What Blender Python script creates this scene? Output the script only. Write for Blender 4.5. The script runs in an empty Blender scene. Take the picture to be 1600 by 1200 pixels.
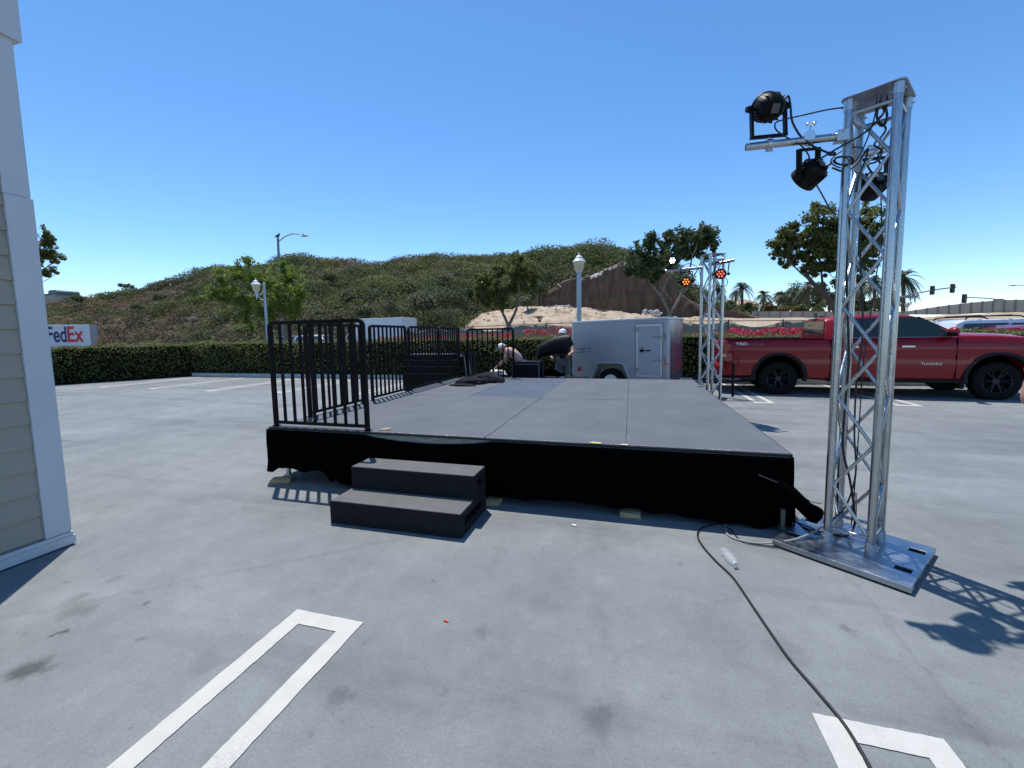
import bpy, bmesh, math, random
import numpy as np
from mathutils import Vector, Matrix, Euler
random.seed(7); RNG = np.random.default_rng(7)
R_ = math.radians
SC = bpy.context.scene
COL = SC.collection
# ------------------------------------------------------------------ camera
FPX, CXP, CYP, EYE = 650.0, 800.0, 581.07, 1.57
RW = Matrix(((0.9616342342, 0.2737110315, -0.0184897473),
             (0.0065009743, -0.0901157870, -0.9959100774),
             (-0.2742577927, 0.9575810233, -0.0884378142)))     # world -> (right, down, forward)
cam_d = bpy.data.cameras.new("camera"); cam = bpy.data.objects.new("camera", cam_d); COL.objects.link(cam)
cam_d.sensor_fit = 'HORIZONTAL'; cam_d.sensor_width = 36; cam_d.lens = 36 * FPX / 1600
cam_d.shift_y = -(600 - CYP) / 1600
cam_d.clip_start = 0.05; cam_d.clip_end = 6000
mw = Matrix((( RW[0][0], -RW[1][0], -RW[2][0], 0),
             ( RW[0][1], -RW[1][1], -RW[2][1], 0),
             ( RW[0][2], -RW[1][2], -RW[2][2], EYE), (0, 0, 0, 1)))
cam.matrix_world = mw
SC.camera = cam
# ------------------------------------------------------------------ world, sun, exposure
SUN = Vector((-0.235, 0.275, 1.0)).normalized()                  # towards the sun
w = bpy.data.worlds.new("World"); SC.world = w; w.use_nodes = True
nt = w.node_tree; bg = nt.nodes['Background']
sky = nt.nodes.new('ShaderNodeTexSky'); sky.sky_type = 'NISHITA'; sky.sun_disc = False
sky.sun_elevation = math.asin(SUN.z); sky.sun_rotation = math.atan2(SUN.x, SUN.y)
sky.altitude = 50; sky.air_density = 0.8; sky.dust_density = 0.05; sky.ozone_density = 3.0
hs = nt.nodes.new('ShaderNodeHueSaturation'); hs.inputs['Hue'].default_value = 0.499; hs.inputs['Saturation'].default_value = 1.18; hs.inputs['Value'].default_value = 1.55
nt.links.new(sky.outputs[0], hs.inputs['Color']); nt.links.new(hs.outputs[0], bg.inputs[0]); bg.inputs[1].default_value = 0.125
sd = bpy.data.lights.new("sun", 'SUN'); sd.energy = 4.6; sd.angle = R_(0.53); sd.color = (1.0, 0.965, 0.91)
so = bpy.data.objects.new("sun", sd); COL.objects.link(so); so.location = (-20, 30, 60)
so.rotation_euler = (-SUN).to_track_quat('-Z', 'Y').to_euler()
SC.view_settings.view_transform = 'Standard'; SC.view_settings.look = 'None'
SC.view_settings.exposure = 0.10; SC.view_settings.gamma = 1
SC.render.engine = 'CYCLES'

# ------------------------------------------------------------------ helpers: measuring
def ray(px, py):
    v = RW.transposed() @ Vector(((px - CXP) / FPX, (py - CYP) / FPX, 1.0)); return v
def at(px, py, Y):
    v = ray(px, py); return Vector((0, 0, EYE)) + v * (Y / v.y)
def gp(px, py, z=0.0):
    v = ray(px, py); return Vector((0, 0, EYE)) + v * ((z - EYE) / v.z)
# ------------------------------------------------------------------ helpers: materials
MATS = {}
def mat(name, col, rough=0.6, metal=0.0, var=0.0, scale=5.0, bump=0.0, bscale=60.0, col2=None, spec=0.5,
        coat=0.0, transl=0.0, detail=4.0, stretch=None, emit=None, alpha=None, attr=None, trans=0.0, rvar=0.0):
    if name in MATS: return MATS[name]
    m = bpy.data.materials.new(name); m.use_nodes = True; n = m.node_tree.nodes; L = m.node_tree.links
    b = n['Principled BSDF']; b.inputs['Base Color'].default_value = (*col, 1)
    b.inputs['Roughness'].default_value = rough; b.inputs['Metallic'].default_value = metal
    b.inputs['Specular IOR Level'].default_value = spec; b.inputs['Coat Weight'].default_value = coat
    b.inputs['Transmission Weight'].default_value = trans
    if coat: b.inputs['Coat Roughness'].default_value = 0.04
    if alpha is not None: b.inputs['Alpha'].default_value = alpha
    if emit: b.inputs['Emission Color'].default_value = (*emit[0], 1); b.inputs['Emission Strength'].default_value = emit[1]
    tc = n.new('ShaderNodeTexCoord'); mp = n.new('ShaderNodeMapping'); L.new(tc.outputs['Object'], mp.inputs[0])
    if stretch: mp.inputs['Scale'].default_value = stretch
    csock = None
    if attr:
        a = n.new('ShaderNodeAttribute'); a.attribute_name = attr; csock = a.outputs['Color']
    elif var > 0 or col2:
        t = n.new('ShaderNodeTexNoise'); t.inputs['Scale'].default_value = scale; t.inputs['Detail'].default_value = detail
        t.inputs['Roughness'].default_value = 0.65
        L.new(mp.outputs[0], t.inputs[0])
        r = n.new('ShaderNodeValToRGB'); L.new(t.outputs[0], r.inputs[0])
        c2 = col2 or tuple(min(1, c * (1 + var)) for c in col)
        c1 = col if col2 else tuple(c * (1 - var) for c in col)
        r.color_ramp.elements[0].color = (*c1, 1); r.color_ramp.elements[1].color = (*c2, 1)
        r.color_ramp.elements[0].position = 0.32; r.color_ramp.elements[1].position = 0.68
        csock = r.outputs[0]
        if rvar:
            mr = n.new('ShaderNodeMapRange'); L.new(t.outputs[0], mr.inputs[0])
            mr.inputs[1].default_value = .3; mr.inputs[2].default_value = .7
            mr.inputs[3].default_value = rough - rvar; mr.inputs[4].default_value = rough + rvar
            L.new(mr.outputs[0], b.inputs['Roughness'])
    if csock: L.new(csock, b.inputs['Base Color'])
    if bump > 0:
        t2 = n.new('ShaderNodeTexNoise'); t2.inputs['Scale'].default_value = bscale; t2.inputs['Detail'].default_value = 5
        L.new(mp.outputs[0], t2.inputs[0])
        bp = n.new('ShaderNodeBump'); bp.inputs['Strength'].default_value = bump; bp.inputs['Distance'].default_value = 0.02
        L.new(t2.outputs[0], bp.inputs['Height']); L.new(bp.outputs[0], b.inputs['Normal'])
    if transl > 0:
        tr = n.new('ShaderNodeBsdfTranslucent'); mx = n.new('ShaderNodeMixShader'); mx.inputs[0].default_value = transl
        if csock: L.new(csock, tr.inputs[0])
        else: tr.inputs[0].default_value = (*col, 1)
        out = n['Material Output']; L.new(b.outputs[0], mx.inputs[1]); L.new(tr.outputs[0], mx.inputs[2]); L.new(mx.outputs[0], out.inputs[0])
    MATS[name] = m; return m
# ------------------------------------------------------------------ helpers: geometry
def box(bm, x0, x1, y0, y1, z0, z1, M=None):
    vs = [bm.verts.new((x, y, z)) for x in (x0, x1) for y in (y0, y1) for z in (z0, z1)]
    for f in ((0,1,3,2),(4,6,7,5),(0,4,5,1),(2,3,7,6),(0,2,6,4),(1,5,7,3)): bm.faces.new([vs[i] for i in f])
    if M is not None: bmesh.ops.transform(bm, matrix=M, verts=vs)
    return vs
def frame_at(d):
    d = Vector(d).normalized(); a = Vector((0, 0, 1)) if abs(d.z) < 0.95 else Vector((0, 1, 0))
    s = d.cross(a).normalized(); return s, s.cross(d).normalized()
def tube(bm, pts, r, n=10, cap=True, rot=0.0):
    pts = [Vector(p) for p in pts]; rs = r if isinstance(r, (list, tuple)) else [r] * len(pts); rings = []
    s0 = None
    for i, p in enumerate(pts):
        d = (pts[min(i + 1, len(pts) - 1)] - pts[max(i - 1, 0)])
        if s0 is None: s, u = frame_at(d)
        else:
            dn = d.normalized(); s = (s0 - dn * s0.dot(dn))
            s = s.normalized() if s.length > 1e-5 else frame_at(d)[0]; u = s.cross(dn).normalized()
        s0 = s
        rings.append([bm.verts.new(p + (s * math.cos(rot + 2*math.pi*k/n) + u * math.sin(rot + 2*math.pi*k/n)) * rs[i]) for k in range(n)])
    for a, b in zip(rings, rings[1:]):
        for k in range(n): bm.faces.new((a[k], a[(k+1) % n], b[(k+1) % n], b[k]))
    if cap: bm.faces.new(rings[0][::-1]); bm.faces.new(rings[-1])
    return rings
def smoothpath(pts, k=6):
    pts = [Vector(p) for p in pts]; out = []
    P = [pts[0]*2 - pts[1]] + pts + [pts[-1]*2 - pts[-2]]
    for i in range(1, len(P) - 2):
        for j in range(k):
            t = j / k; a, b, c, d = P[i-1], P[i], P[i+1], P[i+2]
            out.append(0.5 * ((2*b) + (c-a)*t + (2*a-5*b+4*c-d)*t*t + (3*b-a-3*c+d)*t**3))
    out.append(pts[-1]); return out
def lathe(bm, prof, n=24, M=None, cap=True):
    rings = []; allv = []
    for (r, z) in prof:
        if r < 1e-5: v = [bm.verts.new((0, 0, z))]
        else: v = [bm.verts.new((r*math.cos(2*math.pi*k/n), r*math.sin(2*math.pi*k/n), z)) for k in range(n)]
        rings.append(v); allv += v
    for a, b in zip(rings, rings[1:]):
        for k in range(n):
            q = [a[k % len(a)], a[(k+1) % len(a)], b[(k+1) % len(b)], b[k % len(b)]]
            q2 = []
            for v in q:
                if v not in q2: q2.append(v)
            if len(q2) > 2: bm.faces.new(q2)
    for e, s in ((rings[0], -1), (rings[-1], 1)):
        if cap and len(e) > 2: bm.faces.new(e if s > 0 else e[::-1])
    if M is not None: bmesh.ops.transform(bm, matrix=M, verts=allv)
    return allv
def prism(bm, poly, h0, h1, ax='z', M=None):
    def mk(p, h): return {'z': (p[0], p[1], h), 'y': (p[0], h, p[1]), 'x': (h, p[0], p[1])}[ax]
    a = [bm.verts.new(mk(p, h0)) for p in poly]; b = [bm.verts.new(mk(p, h1)) for p in poly]; n = len(poly)
    bm.faces.new(a[::-1]); bm.faces.new(b)
    for i in range(n): bm.faces.new((a[i], a[(i+1) % n], b[(i+1) % n], b[i]))
    if M is not None: bmesh.ops.transform(bm, matrix=M, verts=a + b)
    return a + b
def loft(bm, secs, closed=True):
    rings = [[bm.verts.new(p) for p in s] for s in secs]; n = len(rings[0])
    for a, b in zip(rings, rings[1:]):
        for k in range(n if closed else n - 1): bm.faces.new((a[k], a[(k+1) % n], b[(k+1) % n], b[k]))
    if closed: bm.faces.new(rings[0][::-1]); bm.faces.new(rings[-1])
    return rings
def ball(bm, c, r, s=(1, 1, 1), u=14, v=9, M=None):
    m = Matrix.Translation(Vector(c)) @ Matrix.Diagonal((s[0]*r, s[1]*r, s[2]*r, 1))
    if M is not None: m = M @ m
    bmesh.ops.create_uvsphere(bm, u_segments=u, v_segments=v, radius=1, matrix=m)
def BM(): return bmesh.new()
def wloc(p):
    v = Vector((0, 0, 0))
    while p is not None: v += p.location; p = p.parent
    return v
def obj(name, bm, m, parent=None, bevel=0.0, smooth=None, world=False, kind=None, seg=2):
    """link a bmesh as one object; world=True: bm is in world coordinates (parents unrotated)"""
    bmesh.ops.recalc_face_normals(bm, faces=bm.faces)
    me = bpy.data.meshes.new(name)
    if world and parent is not None: bmesh.ops.translate(bm, vec=-wloc(parent), verts=bm.verts)
    bm.to_mesh(me); bm.free()
    if isinstance(m, (list, tuple)):
        for x in m: me.materials.append(x)
    else: me.materials.append(m)
    o = bpy.data.objects.new(name, me); COL.objects.link(o)
    if parent is not None: o.parent = parent
    if smooth is not None:
        me.polygons.foreach_set('use_smooth', [True] * len(me.polygons)); me.set_sharp_from_angle(angle=R_(smooth))
    if bevel:
        b = o.modifiers.new('bevel', 'BEVEL'); b.width = bevel; b.segments = seg; b.limit_method = 'ANGLE'; b.angle_limit = R_(35)
    if kind: o['kind'] = kind
    return o
def tag(o, label, cat, group=None, kind=None):
    o['label'] = label; o['category'] = cat
    if group: o['group'] = group
    if kind: o['kind'] = kind
    return o
def thing(name, label, cat, loc=(0, 0, 0), rz=0.0, group=None):
    o = bpy.data.objects.new(name, None); COL.objects.link(o); o.location = loc; o.rotation_euler = (0, 0, rz)
    o.empty_display_size = 0.2
    return tag(o, label, cat, group)
def kids(o): return [c for c in COL.objects if c.parent is o]
def dup(root, loc, rz=None, label=None, scale=None):
    r = root.copy(); COL.objects.link(r); r.location = loc
    if rz is not None: r.rotation_euler = (0, 0, rz)
    if label: r['label'] = label
    if scale: r.scale = (scale,) * 3
    for ch in kids(root):
        c = ch.copy(); COL.objects.link(c); c.parent = r
        for g in kids(ch):
            d = g.copy(); COL.objects.link(d); d.parent = c
    return r
def arrmesh(name, V, F, m, parent=None, smooth=False, cols=None):
    V = np.asarray(V, np.float32).reshape(-1, 3); F = np.asarray(F, np.int32); k = F.shape[1]
    me = bpy.data.meshes.new(name); me.vertices.add(len(V)); me.vertices.foreach_set('co', V.ravel())
    me.loops.add(F.size); me.loops.foreach_set('vertex_index', F.ravel())
    me.polygons.add(len(F)); me.polygons.foreach_set('loop_start', np.arange(0, F.size, k, dtype=np.int32))
    me.polygons.foreach_set('loop_total', np.full(len(F), k, np.int32))
    if smooth: me.polygons.foreach_set('use_smooth', np.ones(len(F), bool))
    if cols is not None:
        a = me.color_attributes.new('tint', 'FLOAT_COLOR', 'POINT')
        c = np.ones((len(V), 4), np.float32); c[:, :3] = cols; a.data.foreach_set('color', c.ravel())
    me.update(calc_edges=True); me.validate()
    me.materials.append(m); o = bpy.data.objects.new(name, me); COL.objects.link(o)
    if parent is not None: o.parent = parent
    return o
def boolcut(o, cutters):
    for c in cutters:
        b = o.modifiers.new('cut', 'BOOLEAN'); b.operation = 'DIFFERENCE'; b.object = c; b.solver = 'EXACT'
    dg = bpy.context.evaluated_depsgraph_get(); me = bpy.data.meshes.new_from_object(o.evaluated_get(dg))
    old = o.data; o.modifiers.clear(); o.data = me
    for c in cutters: bpy.data.objects.remove(c)
    return o
def text(body, size, m, parent, M, name='lettering', extr=0.002, sx=1.0, bold=0.0, world=False, width=None):
    cu = bpy.data.curves.new(name, 'FONT'); cu.body = body; cu.size = size; cu.extrude = extr; cu.offset = bold
    cu.align_x = 'CENTER'; cu.align_y = 'CENTER'
    t = bpy.data.objects.new('tmp', cu); COL.objects.link(t); dg = bpy.context.evaluated_depsgraph_get()
    me = bpy.data.meshes.new_from_object(t.evaluated_get(dg)); bpy.data.objects.remove(t)
    if width: xs_ = [v.co.x for v in me.vertices]; sx = width/(max(xs_) - min(xs_))
    me.transform(Matrix.Diagonal((sx, 1, 1, 1))); me.transform(M); me.name = name
    me.materials.clear(); me.materials.append(m)
    o = bpy.data.objects.new(name, me); COL.objects.link(o); o.parent = parent; return o
UP = Matrix.Rotation(R_(90), 4, 'X')            # text plane XY -> XZ facing -Y

# ------------------------------------------------------------------ leaves
def leaf_quads(C, size, rng, up=0.0, aspect=0.55, N=None, mix=.55):
    """C: (n,3) centres -> leaf quads; N: outward directions the leaves roughly face"""
    n = len(C)
    if N is None:
        d = rng.normal(size=(n, 3)); d[:, 2] += up; d /= np.linalg.norm(d, axis=1)[:, None]
        e = rng.normal(size=(n, 3)); e -= d * (e * d).sum(1)[:, None]; e /= np.linalg.norm(e, axis=1)[:, None]
    else:
        nn = N / (np.linalg.norm(N, axis=1)[:, None] + 1e-6) + rng.normal(size=(n, 3)) * mix; nn /= np.linalg.norm(nn, axis=1)[:, None]
        d = rng.normal(size=(n, 3)); d -= nn * (d * nn).sum(1)[:, None]; d /= np.linalg.norm(d, axis=1)[:, None]; e = np.cross(nn, d)
    s = size * rng.uniform(0.6, 1.35, n)[:, None]
    a = d * s * 0.5; b = e * s * 0.5 * aspect
    V = np.stack([C - a, C + b, C + a, C - b], 1).reshape(-1, 3)
    F = np.arange(4 * n).reshape(-1, 4); return V, F
def blob_points(n, c, r, rng, shell=0.55, s=(1, 1, 1), jit=.18):
    d = rng.normal(size=(n, 3)); d /= np.linalg.norm(d, axis=1)[:, None]
    rad = r * rng.uniform(shell ** 3, 1, n) ** (1 / 3); rad *= 1 + jit * rng.normal(size=n)
    return np.asarray(c) + d * rad[:, None] * np.asarray(s)

# ------------------------------------------------------------------ materials
M_black = mat('black_paint', (0.0035, 0.0035, 0.004), 0.45, var=0.3, scale=8, spec=0.16)
M_cloth = mat('black_cloth', (0.0022, 0.0022, 0.0024), 1.0, spec=0.0, bump=0.3, bscale=300)
M_rub = mat('black_rubber', (0.007, 0.007, 0.0075), 0.8, spec=0.15)
M_cable = mat('black_cable', (0.012, 0.012, 0.014), 0.45)
M_alu = mat('aluminium', (0.43, 0.445, 0.46), 0.27, 1.0, var=0.12, scale=14, bump=0.08, bscale=60, rvar=0.1, stretch=(3, 3, 0.6))
M_plate = mat('steel_plate', (0.34, 0.38, 0.43), 0.34, 1.0, var=0.16, scale=6, bump=0.06, bscale=25, rvar=0.14)
M_zinc = mat('zinc', (0.55, 0.57, 0.6), 0.4, 1.0)
M_white = mat('white_paint', (0.78, 0.79, 0.80), 0.5, var=0.04, scale=3)
M_glass = mat('dark_glass', (0.012, 0.016, 0.018), 0.04, spec=0.8)
M_chrome = mat('chrome', (0.75, 0.76, 0.78), 0.12, 1.0)
M_wood = mat('raw_wood', (0.50, 0.35, 0.19), 0.8, var=0.25, scale=10, stretch=(1, 8, 8))
M_red = mat('red_car_paint', (0.235, 0.001, 0.006), 0.38, 0.0, coat=.45, var=0.08, scale=90, spec=.25)
M_skin = mat('skin', (0.50, 0.27, 0.19), 0.55, var=0.1, scale=12)

# ------------------------------------------------------------------ ground
def ground_material():
    m = bpy.data.materials.new('asphalt_coating'); m.use_nodes = True; n = m.node_tree.nodes; L = m.node_tree.links
    b = n['Principled BSDF']; b.inputs['Roughness'].default_value = 0.8; b.inputs['Specular IOR Level'].default_value = 0.3
    tc = n.new('ShaderNodeTexCoord')
    def noise(scale, det=5, rough=0.6, stretch=(1, 1, 1), rz=0):
        mp = n.new('ShaderNodeMapping'); mp.inputs['Scale'].default_value = stretch; mp.inputs['Rotation'].default_value = (0, 0, rz)
        L.new(tc.outputs['Object'], mp.inputs[0])
        t = n.new('ShaderNodeTexNoise'); t.inputs['Scale'].default_value = scale; t.inputs['Detail'].default_value = det
        t.inputs['Roughness'].default_value = rough; L.new(mp.outputs[0], t.inputs[0]); return t.outputs[0]
    def rng(s, a, b_, c, d):
        r = n.new('ShaderNodeMapRange'); L.new(s, r.inputs[0])
        for i, v in enumerate((a, b_, c, d)): r.inputs[i + 1].default_value = v
        return r.outputs[0]
    def mul(a, b_):
        x = n.new('ShaderNodeMath'); x.operation = 'MULTIPLY'; L.new(a, x.inputs[0])
        if isinstance(b_, float): x.inputs[1].default_value = b_
        else: L.new(b_, x.inputs[1])
        return x.outputs[0]
    f = rng(noise(0.45, 6, 0.6), 0.3, 0.7, 0.86, 1.13)
    f = mul(f, rng(noise(2.6, 8, 0.7), 0.3, 0.7, 0.87, 1.12))
    f = mul(f, rng(noise(90, 4, 0.85), 0.25, 0.75, 0.76, 1.24))
    f = mul(f, rng(noise(420, 2, 0.8), 0.25, 0.75, 0.90, 1.10))
    f = mul(f, rng(noise(0.9, 7, 0.62, (0.10, 1.3, 1)), 0.52, 0.60, 1.0, 0.86))      # long faint sweeps along the lot
    f = mul(f, rng(noise(1.3, 6, 0.6, (0.22, 1.6, 1), 0.5), 0.62, 0.68, 1.0, 0.86))
    f = mul(f, rng(noise(34, 2, 0.5), 0.72, 0.76, 1.0, 0.72))                          # dark flecks
    f = mul(f, rng(noise(5.5, 3, 0.75), 0.66, 0.72, 1.0, 0.84))
    # drips and stains at their places on the lot
    wob = n.new('ShaderNodeTexNoise'); wob.inputs['Scale'].default_value = 7; wob.inputs['Detail'].default_value = 6
    wob.inputs['Roughness'].default_value = 0.75
    L.new(tc.outputs['Object'], wob.inputs[0])
    wv = n.new('ShaderNodeVectorMath'); wv.operation = 'MULTIPLY_ADD'; L.new(wob.outputs['Color'], wv.inputs[0])
    wv.inputs[1].default_value = (0.22, 0.22, 0.0); L.new(tc.outputs['Object'], wv.inputs[2])
    ST = [(46,1045,.085,.62),(120,955,.10,.80),(92,988,.03,.6),(228,946,.03,.7),(120,935,.06,.85),(755,985,.05,.8),
          (935,1120,.07,.78),(530,1090,.07,.8),(318,1040,.07,.86),(215,1000,.03,.8),(850,945,.12,.9),(1225,1015,.10,.9),
          (1330,985,.03,.75),(660,905,.18,.92),(1100,985,.22,.92),(735,880,.3,.93),(180,905,.06,.85),(1500,1130,.10,.9)]
    for (px, py, r, k) in ST:
        p = gp(px, py); sb = n.new('ShaderNodeVectorMath'); sb.operation = 'SUBTRACT'; L.new(wv.outputs[0], sb.inputs[0])
        sb.inputs[1].default_value = (p.x + .11, p.y + .11, 0)
        ln = n.new('ShaderNodeVectorMath'); ln.operation = 'LENGTH'; L.new(sb.outputs[0], ln.inputs[0])
        f = mul(f, rng(ln.outputs['Value'], r * 0.45, r * 1.2, 1 - (1 - k)*1.45, 1.0))
    f = mul(f, rng(noise(14, 6, 0.7), 0.3, 0.7, 0.93, 1.06))
    vo = n.new('ShaderNodeTexVoronoi'); vo.inputs['Scale'].default_value = 3.1; L.new(wv.outputs[0], vo.inputs['Vector']); f = mul(f, rng(vo.outputs['Distance'], 0.02, 0.05, 0.72, 1.0))
    # hairline cracks and old tyre arcs
    for (sc_, wd_, k_) in ((0.16, .0030, .90), (0.33, .0018, .93)):
        c_ = n.new('ShaderNodeTexVoronoi'); c_.feature = 'DISTANCE_TO_EDGE'; c_.inputs['Scale'].default_value = sc_; L.new(wv.outputs[0], c_.inputs['Vector'])
        f = mul(f, rng(c_.outputs['Distance'], wd_*.4, wd_, k_, 1.0))
    for (px, py, rr) in ((1500, 700, 6.5), (300, 700, 9.0), (900, 1300, 5.2)):
        p = gp(px, py)
        for dr in (0, .16, 1.5, 1.66):
            sb = n.new('ShaderNodeVectorMath'); sb.operation = 'SUBTRACT'; L.new(wv.outputs[0], sb.inputs[0]); sb.inputs[1].default_value = (p.x + rr, p.y + rr*.4, 0)
            ln = n.new('ShaderNodeVectorMath'); ln.operation = 'LENGTH'; L.new(sb.outputs[0], ln.inputs[0])
            a_ = n.new('ShaderNodeMath'); a_.operation = 'SUBTRACT'; L.new(ln.outputs['Value'], a_.inputs[0]); a_.inputs[1].default_value = rr + dr
            b_ = n.new('ShaderNodeMath'); b_.operation = 'ABSOLUTE'; L.new(a_.outputs[0], b_.inputs[0]); f = mul(f, rng(b_.outputs[0], .02, .09, .955, 1.0))
    mx = n.new('ShaderNodeMix'); mx.data_type = 'RGBA'
    L.new(rng(noise(0.9, 4), 0.35, 0.65, 0, 1), mx.inputs[0])
    mx.inputs[6].default_value = (0.193, 0.208, 0.207, 1); mx.inputs[7].default_value = (0.215, 0.229, 0.226, 1)
    vm = n.new('ShaderNodeVectorMath'); vm.operation = 'SCALE'; L.new(mx.outputs[2], vm.inputs[0]); L.new(f, vm.inputs['Scale'])
    L.new(vm.outputs[0], b.inputs['Base Color'])
    bp = n.new('ShaderNodeBump'); bp.inputs['Strength'].default_value = 0.55; bp.inputs['Distance'].default_value = 0.004
    L.new(noise(260, 3, 0.7), bp.inputs['Height']); L.new(bp.outputs[0], b.inputs['Normal'])
    return m
M_lot = ground_material()
def sheet(name, poly, z, m, kind='structure'):
    bm = BM(); bm.faces.new([bm.verts.new((p[0], p[1], z)) for p in poly]); o = obj(name, bm, m); o['kind'] = kind
    for p in o.data.polygons:
        if p.normal.z < 0: o.data.flip_normals()
        break
    return o
M_dirt = mat('dry_dirt', (0.30, 0.22, 0.14), 0.95, col2=(0.46, 0.36, 0.25), scale=0.7, bump=0.6, bscale=4, detail=8)
sheet('ground', [(-3000, -600), (3000, -600), (3000, 5000), (-3000, 5000)], -0.03, mat('far_ground', (0.22, 0.19, 0.13), 0.95, var=0.2, scale=0.05))
sheet('parking_lot', [(-21.5, -25), (40, -25), (40, 15.2), (-21.5, 15.2)], 0.0, M_lot)
sheet('road', [(-160, 26), (160, 26), (160, 41.5), (-160, 41.5)], -0.01, mat('road_asphalt', (0.11, 0.11, 0.115), 0.9, var=0.15, scale=1.5))
def marking_material():
    m = mat('marking_paint', (0.53, 0.515, 0.465), 0.75, var=0.06, scale=9, bump=0.3, bscale=260)
    n = m.node_tree.nodes; L = m.node_tree.links; b = n['Principled BSDF']
    tc = n.new('ShaderNodeTexCoord'); t = n.new('ShaderNodeTexNoise'); t.inputs['Scale'].default_value = 95; t.inputs['Detail'].default_value = 5
    t.inputs['Roughness'].default_value = 0.8; L.new(tc.outputs['Object'], t.inputs[0])
    t2 = n.new('ShaderNodeTexNoise'); t2.inputs['Scale'].default_value = 6; t2.inputs['Detail'].default_value = 4; L.new(tc.outputs['Object'], t2.inputs[0])
    ad = n.new('ShaderNodeMath'); ad.operation = 'MULTIPLY_ADD'; L.new(t2.outputs[0], ad.inputs[0]); ad.inputs[1].default_value = 0.5; L.new(t.outputs[0], ad.inputs[2])
    r = n.new('ShaderNodeMapRange'); L.new(ad.outputs[0], r.inputs[0]); r.inputs[1].default_value = .86; r.inputs[2].default_value = .98
    src = b.inputs['Base Color'].links[0].from_socket
    mx = n.new('ShaderNodeMix'); mx.data_type = 'RGBA'; L.new(r.outputs[0], mx.inputs[0]); L.new(src, mx.inputs[6]); mx.inputs[7].default_value = (.30, .32, .32, 1)
    L.new(mx.outputs[2], b.inputs['Base Color']); return m
M_mark = marking_material()
def marking(rects, z=0.004):
    """rects: list of quads given in ground coordinates, butted end to end, one painted mark"""
    bm = BM()
    for q in rects:
        n = 14
        q = [Vector((p[0], p[1], 0)) for p in q]; vs = []
        for i in range(len(q)):
            a, b = q[i], q[(i + 1) % len(q)]; L = (b - a).length; k = max(2, min(160, int(L / 0.022)))
            nr = Vector((-(b - a).y, (b - a).x, 0)).normalized()
            for j in range(k):
                p = a.lerp(b, j / k); jit = 0 if j == 0 else random.uniform(-.0018, .0018)
                vs.append(bm.verts.new((p.x + nr.x * jit, p.y + nr.y * jit, z)))
        bm.faces.new(vs)
    o = obj('road_marking', bm, M_mark, kind='structure')
    return o
def hairpin(xl, xr, ytop, ybot, wd=0.095, ctop=0.10, flip=False):
    if not flip: return [[(xl, ybot), (xl, ytop), (xr, ytop), (xr, ybot), (xr-wd, ybot), (xr-wd, ytop-ctop), (xl+wd, ytop-ctop), (xl+wd, ybot)]]
    return [[(xl, ytop), (xl, ybot), (xr, ybot), (xr, ytop), (xr-wd, ytop), (xr-wd, ybot+ctop), (xl+wd, ybot+ctop), (xl+wd, ytop)]]
a = gp(465, 952.5); b = gp(567.6, 973.6); marking(hairpin(a.x, b.x, (a.y+b.y)/2, -3.0, .10, .10))
a = gp(1270, 1117.5); b = gp(1472, 1153); marking(hairpin(a.x, b.x, (a.y+b.y)/2, -3.0, .10, .10))
marking(hairpin(2.60, 2.99, 14.0, 10.02, .095, .12, True))
marking(hairpin(5.18, 5.62, 14.0, 10.10, .095, .12, True))
marking(hairpin(-12.85, -12.45, 13.6, 9.75, .10, .14, True))
marking(hairpin(-15.6, -15.2, 13.6, 9.95, .10, .14, True))
marking(hairpin(-18.05, -17.68, 13.6, 10.0, .10, .14, True))
marking(hairpin(-10.2, -9.8, 13.6, 9.75, .10, .14, True))
marking(hairpin(-7.5, -7.1, 13.6, 9.85, .10, .14, True))
M_kerb = mat('kerb_concrete', (0.42, 0.42, 0.41), 0.85, var=0.15, scale=3)
bm = BM(); box(bm, -18.65, 30, 13.72, 13.90, 0, 0.15)
k = obj('kerb', bm, M_kerb, bevel=0.015, kind='structure')
bm = BM(); box(bm, -18.60, 30, 13.91, 15.19, 0, 0.10); obj('planting_strip', bm, mat('soil', (0.10, 0.07, 0.045), 0.95, var=.3, scale=4), kind='structure')

# ------------------------------------------------------------------ hill, mound, cliff (terrain)
def terrain(name, xs, prof, m, nrow=40, amp=0.3, freq=0.25, seed=1):
    """xs: picture columns used as bearings; prof(x) -> list of (distance, height in metres) along that bearing"""
    from mathutils import noise as mn
    V = []; F = []; nx = len(xs)
    for i, x in enumerate(xs):
        pr = prof(x); D = [p[0] for p in pr]; Z = [p[1] for p in pr]; ts = np.linspace(0, 1, nrow); idx = np.linspace(0, 1, len(pr))
        Ds = np.interp(ts, idx, D); Zs = np.interp(ts, idx, Z); r0 = ray(x, 525)
        for j in range(nrow):
            X = r0.x / r0.y * Ds[j]; Y = Ds[j]; z = Zs[j]
            nz = mn.noise(Vector((X*freq, Y*freq, seed))) + 0.5*mn.noise(Vector((X*freq*2.3, Y*freq*2.3, seed + 9))) + 0.25*mn.noise(Vector((X*freq*6, Y*freq*6, seed + 5)))
            dy = mn.noise(Vector((X*freq*1.5, z*freq*2, seed+3)))*amp
            V.append((X, Y + dy, z + nz*amp*(0 if j == 0 else 1)))
    for i in range(nx - 1):
        for j in range(nrow - 1):
            a = i*nrow + j; F.append((a, a + nrow, a + nrow + 1, a + 1))
    o = arrmesh(name, V, F, m, smooth=True); o['kind'] = 'structure'; return o, np.array(V).reshape(nx, nrow, 3)
def zof(x, y, D): return at(x, y, D).z
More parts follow.
